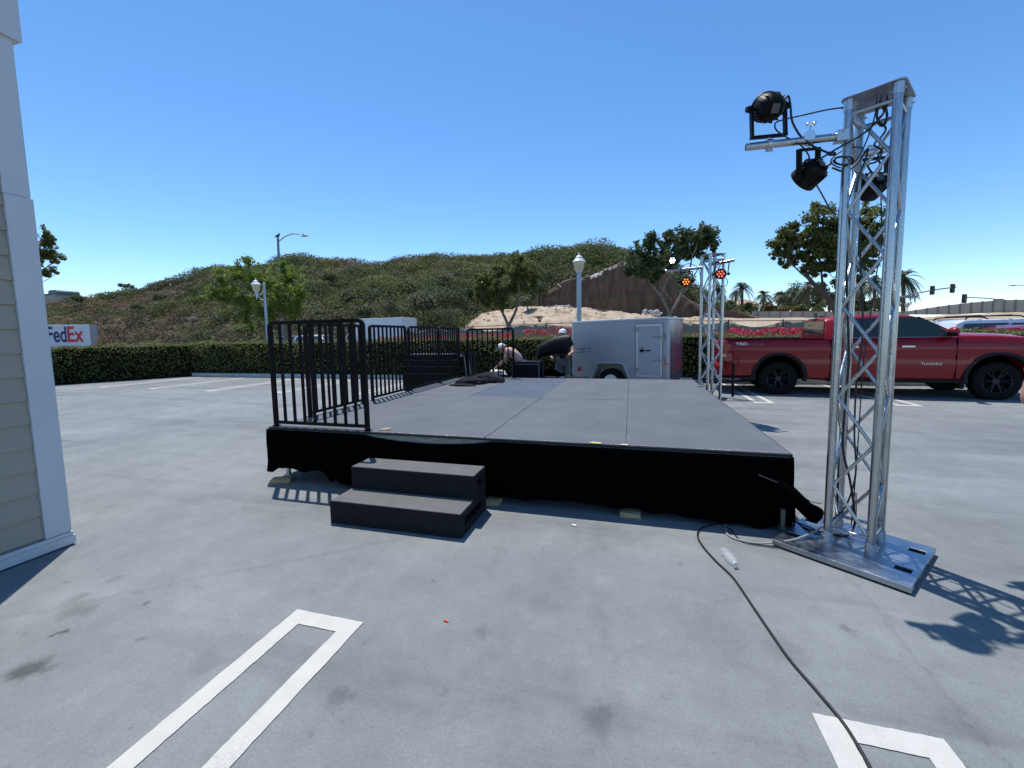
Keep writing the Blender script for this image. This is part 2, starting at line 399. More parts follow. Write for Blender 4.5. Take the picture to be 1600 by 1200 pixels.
CREST = [(-60,470),(75,466),(130,459),(200,458),(240,451),(262,447),(300,433),(320,427),(350,422),(400,420),(440,412),(455,406),(475,404),(495,409),(520,415),(560,415),(600,417),(650,412),(700,411),(760,410),(800,409),(850,408),(880,402),(915,397),(945,396),(965,404),(1000,409),(1030,413),(1045,421),(1058,436),(1070,455),(1090,470),(1120,480),(1160,492),(1190,500)]
def crest(x): return float(np.interp(x, [c[0] for c in CREST], [c[1] for c in CREST]))
def hillprof(x):
    yc = crest(x); dr = float(np.interp(x, [0, 300, 700, 1040, 1100, 1190], [75, 95, 120, 105, 80, 70])); zr = zof(x, yc, dr) - float(np.interp(x, [0, 150, 300, 500], [3.0, 2.5, 2.3, 1.9]))
    d0 = 43.0
    if x > 700:
        b = min(1, (x - 700)/140); d0 = 43 + 14*b
    if x > 838: return [(66.5, -.5), (68, -.2), (72, zr*.35), (78, zr*.62), (88, zr*.85), (dr, zr), (dr*1.12, zr*.98), (dr*1.35, zr*.80), (dr*1.7, zr*0.4)]
    return [(d0, -0.4), (d0 + (dr-d0)*.12, zr*.15), (d0 + (dr-d0)*.3, zr*.40), (d0 + (dr-d0)*.55, zr*.66), (d0 + (dr-d0)*.8, zr*.88), (dr, zr), (dr*1.12, zr*.98), (dr*1.35, zr*.80), (dr*1.7, zr*0.4)]
M_hill = mat('hill_soil', (0.10, 0.085, 0.055), 0.95, col2=(0.20, 0.16, 0.11), scale=0.35, detail=8)
hx = list(np.arange(-80, 1200, 8)); hill, HV = terrain('hill', hx, hillprof, M_hill, 44, 0.7, 0.12, 3)
# distant low rise to the right of the hill
def riseprof(x):
    yt = float(np.interp(x, [1040, 1120, 1300, 1420, 1480, 1540, 1600, 1700], [497, 496, 497, 497, 492, 489.5, 488.5, 488])); z = zof(x, yt, 60)
    return [(41.6, -0.3), (48, z*.45), (54, z*.75), (60, z), (75, z*1.02), (140, z*1.05), (190, z*1.0)]
terrain('embankment', list(np.arange(1030, 1960, 10)), riseprof, M_dirt, 26, 0.15, 0.3, 8)
def moundprof(x):
    yt = float(np.interp(x, [690,722,756,812,869,914,960,999,1060,1120,1180], [520,505,490,482,479,482,487,493,497,499,505])); z = zof(x, yt, 56)
    return [(41.8, -0.3), (44.5, z*.25), (48, z*.62), (52, z*.90), (56, z), (60, z*.97), (70, z*.8)]
M_mound = mat('sandy_soil', (0.33, 0.235, 0.15), 0.95, col2=(0.52, 0.41, 0.30), scale=0.55, bump=0.9, bscale=2.5, detail=9, stretch=(1, 1, 2.5))
terrain('dirt_mound', list(np.arange(686, 1190, 4)), moundprof, M_mound, 60, 0.42, 0.45, 5)
def cliffprof(x):
    top = float(np.interp(x, [836,844,866,887,925,947,972,990,1012,1037,1051,1058,1075,1100,1140,1182], [482,470,452,442,434,425,414,413,416,426,441,458,472,482,489,497]))
    bot = float(np.interp(x, [836,844,900,992,1060,1182], [484,480,483,491,497,499])); zt = zof(x, top, 66); zb = zof(x, bot, 62)
    zb = min(zb, zt - .2)
    return [(61.5, -0.5), (62, zb), (62.15, zb + (zt-zb)*.2), (62.3, zb + (zt-zb)*.4), (62.45, zb + (zt-zb)*.6), (62.6, zb + (zt-zb)*.8), (62.9, zt), (64.5, zt + .15), (68, zt + .1), (74, zt + .1), (84, zt - 2)]
def rock_material():
    m = mat('cliff_rock', (0.055, 0.034, 0.022), 0.95, col2=(0.15, 0.095, 0.062), scale=0.8, bump=1.0, bscale=2.0, detail=10, stretch=(1.6, 1, .35)); return m
cliff, CV = terrain('rock_cliff', list(np.arange(836, 1184, 2.5)), cliffprof, rock_material(), 66, 0.35, 0.5, 2)
# pale boulders along the cliff top and on the mound
def rocks(name, pts, m):
    bm = BM()
    for (p, r) in pts:
        t0 = len(bm.verts); bmesh.ops.create_icosphere(bm, subdivisions=2, radius=1, matrix=Matrix.Translation(p) @ Euler([random.uniform(0, 6) for _ in range(3)]).to_matrix().to_4x4() @ Matrix.Diagonal((r, r*random.uniform(.6, .9), r*random.uniform(.4, .7), 1)))
        bm.verts.ensure_lookup_table()
        for v in bm.verts[t0:]: v.co += Vector([random.uniform(-.1, .1)*r for _ in range(3)])
    o = obj(name, bm, m); return o
M_rock = mat('pale_rock', (0.62, 0.57, 0.50), 0.9, var=.25, scale=3)
pts = []
ct = [(866,452),(887,442),(905,439),(925,434),(940,428),(947,425),(958,420),(966,416),(972,414),(980,412),(990,413)]
for i in range(110):
    x = random.uniform(866, 1000); y = float(np.interp(x, [c[0] for c in ct], [c[1] for c in ct])) + random.uniform(-1.5, 1.5)
    pts.append((at(x, y, 63.2 + random.uniform(-.3, .8)), random.uniform(.14, .42)))
tag(rocks('rock_rubble', pts, M_rock), 'pale rubble lying along the top edge of the brown cliff', 'rocks', kind='stuff')
pts = [(at(random.gauss(1018, 9), random.uniform(486, 492), 57.5), random.uniform(.15, .4)) for i in range(30)] + \
      [(at(random.gauss(875, 12), random.uniform(478, 484), 55.5), random.uniform(.06, .25)) for i in range(60)]
tag(rocks('rock_rubble', pts, mat('grey_rock', (0.5, 0.47, 0.43), .9, var=.3, scale=2)), 'grey rubble heaped on the crest of the sandy mound', 'rocks', kind='stuff')

# chaparral on the hill: uncountable ground cover
def chaparral():
    rng = np.random.default_rng(11); Vs = []; Cs = []; nf = 0
    pal = np.array([(0.062,0.078,0.030),(0.048,0.062,0.026),(0.080,0.088,0.036),(0.105,0.088,0.052),(0.135,0.105,0.072),(0.085,0.072,0.050),(0.070,0.085,0.045),(0.115,0.12,0.045),(0.10,0.055,0.035)])
    nx, nr, _ = HV.shape; from mathutils import noise as mn
    N = 8200
    for b in range(N):
        i = rng.uniform(0, nx - 1.01); j = (rng.uniform(0, 1) ** 0.8) * 27.0
        i0, j0 = int(i), int(j); fi, fj = i - i0, j - j0
        p = HV[i0, j0]*(1-fi)*(1-fj) + HV[i0+1, j0]*fi*(1-fj) + HV[i0, j0+1]*(1-fi)*fj + HV[i0+1, j0+1]*fi*fj
        px = hx[0] + 8*i
        if px > 838 and p[1] < 70: continue
        D = p[1]; g = mn.noise(Vector((p[0]*.05, p[1]*.05, 3.3))) + (px - 420)/1100; r = (0.40 + (2.6 if g > .05 else 1.3)*rng.uniform(0, 1)**2.3) * (0.7 + D/130)
        # species patches
        s = g + rng.normal()*.16 - (.5 if (j > 22 and 540 < px < 760) else 0)
        low = np.clip((60 - D)/20, 0, 1)
        if s > 0.22: c = pal[rng.choice([0, 1, 2, 6])]
        elif s > -0.12: c = pal[rng.choice([0, 2, 6, 3, 5, 7])]
        else: c = pal[rng.choice([3, 4, 5, 8, 6])]
        if low > rng.uniform(0, 1.6): c = pal[rng.choice([3, 4, 5, 2])] * 1.1
        n = int(36 + 52*r*r)
        C = blob_points(n, p + np.array([0, 0, r*.25]), r, rng, 0.75, (1, 1, rng.uniform(.55, .85)), .05)
        V, F = leaf_quads(C, 0.17 + 0.0024*D, rng, aspect=.75, N=C - (p + np.array([0, 0, -r*.25])), mix=.5); Vs.append(V)
        cc = np.repeat((c * 1.65 * np.array((1.03, 1.0, .90)) * rng.uniform(.72, 1.22)) * rng.uniform(.93, 1.07, (n, 1)), 4, axis=0); Cs.append(cc); nf += n
    V = np.concatenate(Vs); o = arrmesh('chaparral', V, np.arange(len(V)).reshape(-1, 4), mat('scrub_leaves', (.1, .1, .05), 0.8, attr='tint', transl=0.3, spec=.2), cols=np.concatenate(Cs))
    tag(o, 'grey green and brown scrub covering the whole hillside', 'scrub', kind='stuff')
chaparral()
rngm = np.random.default_rng(5); Vm = []
for k in range(240):
    x = rngm.uniform(705, 1150); pr = moundprof(x); q = rngm.uniform(.8, 3.3); j = int(q); D = pr[j][0] + (pr[j+1][0] - pr[j][0])*(q - j); z = pr[j][1] + (pr[j+1][1] - pr[j][1])*(q - j); r0 = ray(x, 525); c = np.array((r0.x/r0.y*D, D, z + .12)); r = rngm.uniform(.1, .34)
    Cc = blob_points(26, c, r, rngm, .4, (1.3, 1, .7)); V, F = leaf_quads(Cc, .15, rngm, up=.6, aspect=.35); Vm.append(V)
Vm = np.concatenate(Vm); tag(arrmesh('dry_grass', Vm, np.arange(len(Vm)).reshape(-1, 4), mat('dry_grass', (.34, .25, .15), .9, col2=(.50, .39, .25), scale=1.2)), 'dry grass tufts dotted over the sandy mound', 'grass', kind='stuff')
# larger shrubs one can tell apart on the hill
M_bush = mat('shrub_leaves', (0.06, 0.08, 0.03), 0.75, col2=(0.10, 0.12, 0.045), scale=1.3, transl=.15, spec=.2)
M_bush2 = mat('olive_shrub_leaves', (0.10, 0.112, 0.055), 0.75, col2=(0.16, 0.165, 0.085), scale=1.3, transl=.15, spec=.2)
M_bark = mat('bark', (0.16, 0.125, 0.09), 0.9, var=.3, scale=6, bump=.5, bscale=20)
def shrub(label, px, py, rpx, Y, m=M_bush, n=900, squash=.8, lf=.24):
    c = at(px, py, Y); r = rpx / FPX * Y * 0.98; rng = np.random.default_rng(int(px*7 + py))
    t = thing('shrub', label, 'shrub', (c.x, c.y, c.z - r*squash), 0, 'large shrubs on the hillside')
    C = []
    for k in range(9):
        d = rng.normal(size=3); d /= np.linalg.norm(d); d[2] = abs(d[2])*.8 - .1
        C.append(blob_points(n // 9, np.array((0, 0, r*squash)) + d * r * np.array((.6, .5, .45)), r*.5, rng, .5, (1, 1, squash)))
    C = np.concatenate(C); V, F = leaf_quads(C, lf*.85, rng, aspect=.7, N=C - np.array((0, 0, r*.1)), mix=.6); arrmesh('foliage', V, F, m, t)
    bm = BM()
    for k in range(3):
        a = k*2.1; tube(bm, [(0.15*r*math.cos(a), .15*r*math.sin(a), -.3*r), (.3*r*math.cos(a), .3*r*math.sin(a), r*.6)], [.09, .03], 6)
    obj('trunk', bm, M_bark, t)
for s in [('broad dark olive shrub low on the hill behind the white box truck', 660, 478, 36, 46, M_bush2, 2600, .8, .3),
          ('rounded dark green shrub on the hill crest right of the street light', 462, 413, 26, 84, M_bush, 1300, .6, .4),
          ('dark shrub halfway up the slope above the railing', 515, 436, 17, 66, M_bush, 900, .9, .34),
          ('small dark shrub on the crest left of the cliff', 918, 404, 28, 104, M_bush, 1300, .55, .5),
          ('green shrub beside the street tree at the foot of the slope', 565, 487, 22, 50, M_bush2, 1100, .8, .28),
          ('large shrub at the foot of the slope left of the sandy mound', 702, 470, 30, 48, M_bush, 1800, .95, .3),
          ('low olive shrub behind the lawn of scrub above the red flowers', 610, 482, 20, 47, M_bush2, 900, .8, .28),
          ('bright green low bush under the left street tree', 375, 516, 17, 30, mat('bright_shrub', (.10,.13,.03), .7, col2=(.16,.18,.05), scale=2, transl=.25), 900, .7, .2),
          ('dark shrub clinging to the slope at the left end of the cliff', 842, 452, 20, 62, M_bush, 1200, .9, .34),
          ('pale grey shrub on the lower left slope', 300, 500, 13, 46, mat('grey_shrub', (.17,.155,.125), .8, col2=(.24,.22,.18), scale=2, transl=.1), 600, .7, .22),
          ('dark shrub high on the left crest', 365, 428, 18, 80, M_bush, 900, .7, .4),
          ('dark low shrub on the far left end of the hill', 118, 468, 18, 62, M_bush, 900, .8, .32),
          ('shrub right of the forked tree at the mound edge', 826, 472, 16, 52, M_bush2, 900, .9, .28),
          ('dry brown tuft on the face of the sandy mound', 843, 497, 9, 46, mat('dry_tuft', (.16,.10,.06), .9, col2=(.25,.17,.11), scale=2), 260, .4, .14)]:
    shrub(*s)
for (x, y, r, Y, mm, lab) in [(250, 466, 15, 60, M_bush, 'dark shrub on the left slope above the warning sign'), (215, 480, 12, 54, M_bush2, 'olive shrub left of the warning sign on the lower slope'), (330, 446, 14, 70, M_bush, 'dark shrub left of the bright street tree on the upper slope'),
        (500, 462, 16, 60, M_bush2, 'olive shrub right of the bright street tree on the slope'), (545, 462, 17, 58, M_bush2, 'wide olive shrub in the middle of the slope above the box truck'), (590, 448, 20, 66, M_bush, 'dark shrub in the middle of the hill under the crest'),
        (640, 447, 18, 64, M_bush2, 'olive shrub right of the middle of the hill'), (690, 440, 22, 66, M_bush2, 'broad olive shrub below the reddish crest scrub'), (732, 462, 22, 56, M_bush, 'dark shrub behind the left side of the round forked tree'),
        (720, 432, 18, 74, M_bush2, 'olive shrub left of the top of the round forked tree'), (860, 425, 20, 80, M_bush, 'dark shrub between the forked tree and the lamp post on the hill'), (890, 415, 17, 88, M_bush2, 'olive shrub just left of the lantern on the hill'), (950, 402, 16, 100, M_bush, 'round dark shrub on the highest crest right of the lantern')]:
    shrub(lab, x, y, r, Y, mm, 1300, .75, .24 + Y*.0016)

# ------------------------------------------------------------------ stage
XL, XR, YF, YB, ZD = -3.84, 1.20, 3.62, 8.95, 0.61
def deck_material(name, c1, c2):
    m = mat(name, c1, 0.72, col2=c2, scale=1.6, detail=8, bump=.25, bscale=180, spec=.3)
    n = m.node_tree.nodes; L = m.node_tree.links; b = n['Principled BSDF']; src = b.inputs['Base Color'].links[0].from_socket
    tc = n.new('ShaderNodeTexCoord'); t = n.new('ShaderNodeTexNoise'); t.inputs['Scale'].default_value = 30; t.inputs['Detail'].default_value = 6; t.inputs['Roughness'].default_value = .75
    L.new(tc.outputs['Object'], t.inputs[0]); r = n.new('ShaderNodeMapRange'); L.new(t.outputs[0], r.inputs[0])
    r.inputs[1].default_value = .54; r.inputs[2].default_value = .74; r.inputs[4].default_value = .5
    mx = n.new('ShaderNodeMix'); mx.data_type = 'RGBA'; L.new(r.outputs[0], mx.inputs[0]); L.new(src, mx.inputs[6]); mx.inputs[7].default_value = (.21, .21, .22, 1)
    L.new(mx.outputs[2], b.inputs['Base Color']); return m
M_deck = deck_material('deck_paint', (0.090, 0.101, 0.113), (0.124, 0.135, 0.146))
M_deckb = deck_material('deck_paint_blue', (0.060, 0.080, 0.112), (0.082, 0.103, 0.137))
stage = thing('stage', 'low portable stage with grey painted plywood deck and black skirt', 'stage', (-1.32, 6.3, 0))
cols_x = [XL, -2.475, -1.315, -0.035, XR]; rows_y = [YF, 6.12, YB]
M_gap = mat('deck_edge', (0.02, 0.018, 0.017), .8)
for i in range(4):
    for j in range(2):
        g = 0.003; bm = BM(); box(bm, cols_x[i] + g, cols_x[i+1] - g, rows_y[j] + g, rows_y[j+1] - g, ZD - 0.02, ZD + (0.0015 if (i + j) % 2 else 0.0))
        q = obj('deck_panel', bm, M_deckb if (i, j) == (1, 1) else M_deck, stage, world=True)
        if (i, j) == (1, 1): q['label'] = 'bluish darker deck panel'
bm = BM()
for (a, b, c, d) in ((XL, XR, YF + .004, YF + .05), (XL, XR, YB - .05, YB - .004)): box(bm, a, b, c, d, ZD - .13, ZD - .0205)
for x in (XL + .004, -2.50, -1.34, -.06, XR - .054): box(bm, x, x + .05, YF + .0505, YB - .0505, ZD - .13, ZD - .0205)
obj('deck_frame', bm, mat('weathered_frame', (0.33, 0.30, 0.25), .8, var=.3, scale=8), stage, world=True)
bm = BM(); box(bm, XL - .006, XR + .006, YF - .006, YF + .003, ZD - .022, ZD - .0045); box(bm, XR - .003, XR + .012, YF + .004, YB, ZD - .022, ZD - .003)
obj('edge_trim', bm, M_gap, stage, world=True)
# chipped paint and screw heads along edges and seams
bm = BM()
def chip(x, y, s, z=ZD + .0032):
    k = random.randint(4, 6); vs = []
    for q in range(k):
        a = 6.283*q/k + random.uniform(-.3, .3); rr = s*random.uniform(.4, 1)
        vs.append(bm.verts.new((x + rr*1.8*math.cos(a), y + rr*math.sin(a)*.8, z)))
    bm.faces.new(vs)
for i in range(120):
    x = random.choice([random.uniform(-2.5, 1.15), random.gauss(-.05, .12), random.gauss(-1.5, .3), random.gauss(.5, .3)])
    if XL < x < XR: chip(x, YF + abs(random.gauss(0, .007)) + .004, random.uniform(.002, .009))
for x in cols_x[1:4]:
    for i in range(22): chip(x + random.gauss(0, .006), random.uniform(YF, YB), random.uniform(.002, .008))
for i in range(16): chip(random.uniform(-1.3, XR), 6.12 + random.gauss(0, .006), random.uniform(.003, .007))
for (px, py, s) in ((980, 602.5, .012), (980, 628, .012), (1046, 630, .008), (1079, 632, .006), (797, 658, .012), (727, 619, .016), (731, 619, .012), (1068, 619, .01), (925, 662, .007), (748, 618, .008), (953, 654, .006)):
    p = gp(px, py, ZD); chip(p.x, p.y, s)
obj('chipped_paint', bm, mat('bare_ply', (.66, .62, .54), .8, var=.3, scale=30), stage, world=True, kind='stuff')
bm = BM(); p = gp(929, 693.2, ZD); prism(bm, [(p.x - .05, p.y - .006), (p.x + .055, p.y - .012), (p.x + .06, p.y + .02), (p.x - .02, p.y + .03)], ZD + .003, ZD + .008)
tag(obj('tape_scrap', bm, mat('yellow_tape', (.68, .54, .18), .7)), 'scrap of yellow tape on the front edge of the stage deck', 'tape')
bm = BM(); p = gp(976, 696, ZD); prism(bm, [(p.x - .04, p.y - .004), (p.x + .03, p.y - .006), (p.x + .02, p.y + .03), (p.x - .03, p.y + .02)], ZD + .004, ZD + .007)
tag(obj('tape_scrap', bm, mat('pale_tape', (.62, .56, .42), .7)), 'smaller pale tape scrap at the front end of the deck seam', 'tape')
bm = BM(); p = gp(601, 673, ZD)
for k in range(4):
    a = random.uniform(-.3, .5); box(bm, -.045, .045, -.004, .004, 0, .008, Matrix.Translation((p.x + .02*k - .03, p.y + .012*k, ZD + .004 + .004*k)) @ Matrix.Rotation(a, 4, 'Z'))
tag(obj('wood_splinters', bm, mat('splinter', (.7, .52, .36), .8)), 'pale wood splinters on the stage edge by the railing post', 'splinters')
for (x, y) in ((XL + .12, YF + .1), (-1.42, YF + .07), (-.03, YF + .12), (1.0, YF + .22), (XL + .1, 6.2), (XL + .1, 8.7), (1.1, 6.2), (1.1, 8.7)):
    bm = BM(); tube(bm, [(x, y, .045), (x, y, ZD - .14)], .026, 12); tube(bm, [(x, y, .038), (x, y, .05)], .045, 12); obj('leg', bm, M_zinc, stage, world=True, smooth=40)
# skirt
def skirt(path, bot, top=None, nz=18, seed=0):
    """path: list of (x,y,nx,ny); bot(s)->z ; ripple cloth with thickness"""
    bm = BM(); from mathutils import noise as mn
    rows = []; L = 0; pp = None
    for (x, y, nx, ny) in path:
        if pp: L += math.hypot(x - pp[0], y - pp[1])
        pp = (x, y); z1 = top(L) if top else ZD - .024; z0 = bot(L); col = []
        for j in range(nz + 1):
            t = j / nz; z = z1 + (z0 - z1)*t
            wv = (math.sin(L*16 + 2.2*mn.noise(Vector((L*1.7, t*1.2, seed)))*2) * .012 + mn.noise(Vector((L*5, t*2, seed + 4)))*.03) * (t ** 0.8)
            o = .012 + wv + .02*t; col.append(bm.verts.new((x + nx*o, y + ny*o, z)))
        rows.append(col)
    for a, b in zip(rows, rows[1:]):
        for j in range(nz): bm.faces.new((a[j], a[j+1], b[j+1], b[j]))
    return bm
from mathutils import noise as MN
def botf(s):   # front skirt, s measured from the left corner
    x = XL + s
    k = [(-3.9,.145),(-3.78,.10),(-3.70,.155),(-3.58,.18),(-3.46,.165),(-3.36,.14),(-3.30,.15),(-3.2,.165),(-3.12,.17),(-3.06,.11),(-3.02,.05),(-2.96,.09),(-2.9,.055),(-2.5,.05),(-1.2,.07),(-.9,.06),(-.6,.09),(-.2,.075),(.3,.06),(.7,.03),(1.0,.02),(1.3,.04)]
    return float(np.interp(x, [q[0] for q in k], [q[1] for q in k])) + .008*math.sin(x*23)
def topf(s):
    x = XL + s; return ZD - .024 - .055*max(0, math.sin(math.pi*(x + 2.58)/1.35))**.7 * (1 if -2.58 < x < -1.23 else 0) if -2.58 < x < -1.23 else ZD - .024
bm = skirt([(x, YF - .012, 0, -1) for x in np.linspace(XL - .02, XR + .01, 260)], botf, topf)
s1 = obj('skirt', bm, M_cloth, stage, world=True, smooth=80)
s1.modifiers.new('thick', 'SOLIDIFY').thickness = .004
bm = skirt([(XR + .006, y, 1, 0) for y in np.linspace(YF - .01, YB, 220)], lambda s: .05 + .03*math.sin(s*3.1), seed=5)
s2 = obj('skirt', bm, M_cloth, stage, world=True, smooth=80); s2.modifiers.new('thick', 'SOLIDIFY').thickness = .004
bm = skirt([(XL - .006, y, -1, 0) for y in np.linspace(YF - .01, YB, 220)], lambda s: .12 + .05*math.sin(s*2.3 + 1), seed=9)
s3 = obj('skirt', bm, M_cloth, stage, world=True, smooth=80); s3.modifiers.new('thick', 'SOLIDIFY').thickness = .004
# bunched cloth at the right front corner
bm = BM(); A = gp(1236, 748, .45); 
cpts = [(1.19, 3.60, .46), (1.24, 3.56, .36), (1.30, 3.52, .26), (1.31, 3.46, .20), (1.21, 3.43, .12)]
secs = []
for i, (x, y, z) in enumerate([(1.02, 3.60, .44), (1.14, 3.56, .40), (1.24, 3.54, .34), (1.30, 3.53, .285), (1.345, 3.52, .265), (1.352, 3.52, .26)]):
    hgt = [.08, .13, .17, .16, .08, .02][i]; dep = [.04, .07, .09, .08, .04, .01][i]; ring = []
    for k in range(20):
        a = 6.283*k/20; rr = 1 + .22*MN.noise(Vector((x*7, math.cos(a)*2, math.sin(a)*2)))
        ring.append((x + .05*math.sin(a)*-1, y + dep*math.cos(a)*rr, z - hgt*.45 + hgt*math.sin(a)*rr*.75))
    secs.append(ring)
loft(bm, secs); o = obj('skirt_bunch', bm, M_cloth, stage, world=True, smooth=70); o.modifiers.new('s', 'SUBSURF').levels = 2
bm = BM(); tube(bm, smoothpath([at(1185, 742, 3.55), at(1205, 750, 3.53), at(1222, 757, 3.52), at(1236, 765, 3.5)]), [.004] * 19, 6)
obj('skirt_fold', bm, mat('cloth_edge', (.05, .05, .045), .9), stage, world=True)
bm = BM(); box(bm, -2.55, -1.25, YF - .004, YF + .0035, ZD - .085, ZD - .035); obj('fascia_strip', bm, mat('fascia_tape', (.30, .29, .25), .8, var=.35, scale=12, stretch=(1, 1, 6)), stage, world=True)

# wooden blocks under the legs
def block(label, x, y, rz, n=2, s=(.105, .07)):
    bm = BM()
    for k in range(n): box(bm, -s[0], s[0], -s[1], s[1], .019*k, .019*(k+1) - .001, Matrix.Rotation(rz + random.uniform(-.12, .12), 4, 'Z'))
    o = obj('wooden_block', bm, M_wood, bevel=.002); o.location = (x, y, 0.0005); return tag(o, label, 'block', 'wooden blocks under the stage legs')
p = gp(441, 752); block('wooden block pair under the front left stage leg, in the sun', p.x, p.y, .5)
p = gp(771, 786); block('small wooden block half hidden just right of the steps', p.x, p.y, 0, 2, (.07, .06))
p = gp(985, 804); block('wooden block under the middle of the stage front', p.x, p.y, -.1, 2, (.085, .075))
bm = BM(); p = gp(1222, 834); tube(bm, [(p.x, p.y, .05), (p.x, p.y, .20)], .018, 14); tube(bm, [(p.x, p.y, .045), (p.x, p.y, .06)], .03, 14)
tag(obj('pipe_stub', bm, mat('dull_pipe', (.12, .12, .11), .5, .6), smooth=40), 'short upright grey pipe at the stage corner beside the truss base', 'pipe')

# ------------------------------------------------------------------ steps
M_step = mat('step_carpet_side', (0.014, 0.015, 0.016), .85, var=.25, scale=14, bump=.4, bscale=240, spec=.25)
M_tread = mat('step_tread', (0.135, 0.135, 0.130), .9, var=.13, scale=5, bump=.5, bscale=260, detail=8)
st = thing('stage_steps', 'black two-step wooden stair unit with grey carpet treads in front of the stage', 'steps', (-1.855, 3.15, 0))
x0, x1 = -2.455, -1.255
bm = BM(); box(bm, x0, x1, 2.865, 3.445, 0, .190); body = obj('lower_box', bm, M_step, st, world=True)
def cutter(x0, x1, y0, y1, z0, z1):
    bm = BM(); box(bm, x0, x1, y0, y1, z0, z1); return obj('cutter', bm, M_step)
c = cutter(x1 - .06 - st.location.x, x1 + .05 - st.location.x, 2.95 - 3.15, 3.36 - 3.15, .065, .135); c.location = st.location; bpy.context.view_layer.update(); boolcut(body, [c])
bm = BM(); box(bm, x0, x1, 3.165, 3.445, .1905, .392); body = obj('upper_box', bm, M_step, st, world=True)
c = cutter(x1 - .06 - st.location.x, x1 + .05 - st.location.x, 3.24 - 3.15, 3.37 - 3.15, .27, .34); c.location = st.location; bpy.context.view_layer.update(); boolcut(body, [c])
bm = BM(); box(bm, x0 + .004, x1 - .004, 2.869, 3.160, .1904, .1975); obj('tread', bm, M_tread, st, world=True, bevel=.003)
bm = BM(); box(bm, x0 + .004, x1 - .004, 3.169, 3.441, .3924, .3995); obj('tread', bm, M_tread, st, world=True, bevel=.003)

# ------------------------------------------------------------------ guard railings
def rail_panel(label, L, x, y, rz, H=1.135, n=8, z=ZD):
    t = thing('guard_railing', label, 'railing', (x, y, z), rz, 'black railings round the stage')
    s = .021; bm = BM(); r = .05
    pth = [(0, 0, .004), (0, 0, H - r)] + [(r - r*math.cos(a), 0, H - r + r*math.sin(a)) for a in np.linspace(.3, 1.57, 4)] + [(L - r + r*math.sin(a), 0, H - r + r*math.cos(a)) for a in np.linspace(0, 1.27, 4)] + [(L, 0, H - r), (L, 0, .004)]
    tube(bm, pth, s*1.3, 4, rot=R_(45)); obj('frame', bm, M_black, t)
    bm = BM(); box(bm, s, L - s, -.014, .014, .03, .062); obj('bottom_rail', bm, M_black, t)
    for k in range(n):
        bx = L*(k + 1)/(n + 1); bm = BM(); box(bm, bx - .012, bx + .012, -.012, .012, .062, H - s*.9); obj('baluster', bm, M_black, t)
    for bx in (0, L):
        bm = BM(); box(bm, bx - .035, bx + .035, -.03, .03, .0, .008); obj('foot_plate', bm, M_black, t)
    return t
rail_panel('front railing panel across the left end of the stage edge', 1.17, -3.787, 3.665, 0)
rail_panel('nearest railing panel along the left side of the stage', 1.06, -3.80, 4.19, R_(90))
rail_panel('second railing panel along the left side of the stage', 1.03, -3.80, 5.49, R_(90), n=8)
rail_panel('third railing panel along the left side of the stage', 1.17, -3.80, 6.64, R_(90), n=9)
rail_panel('last railing panel along the left side of the stage', 1.03, -3.80, 7.84, R_(90), n=8)
rail_panel('railing panel across the back of the stage before the stooping man', 1.08, -3.59, 8.90, 0, H=1.10)

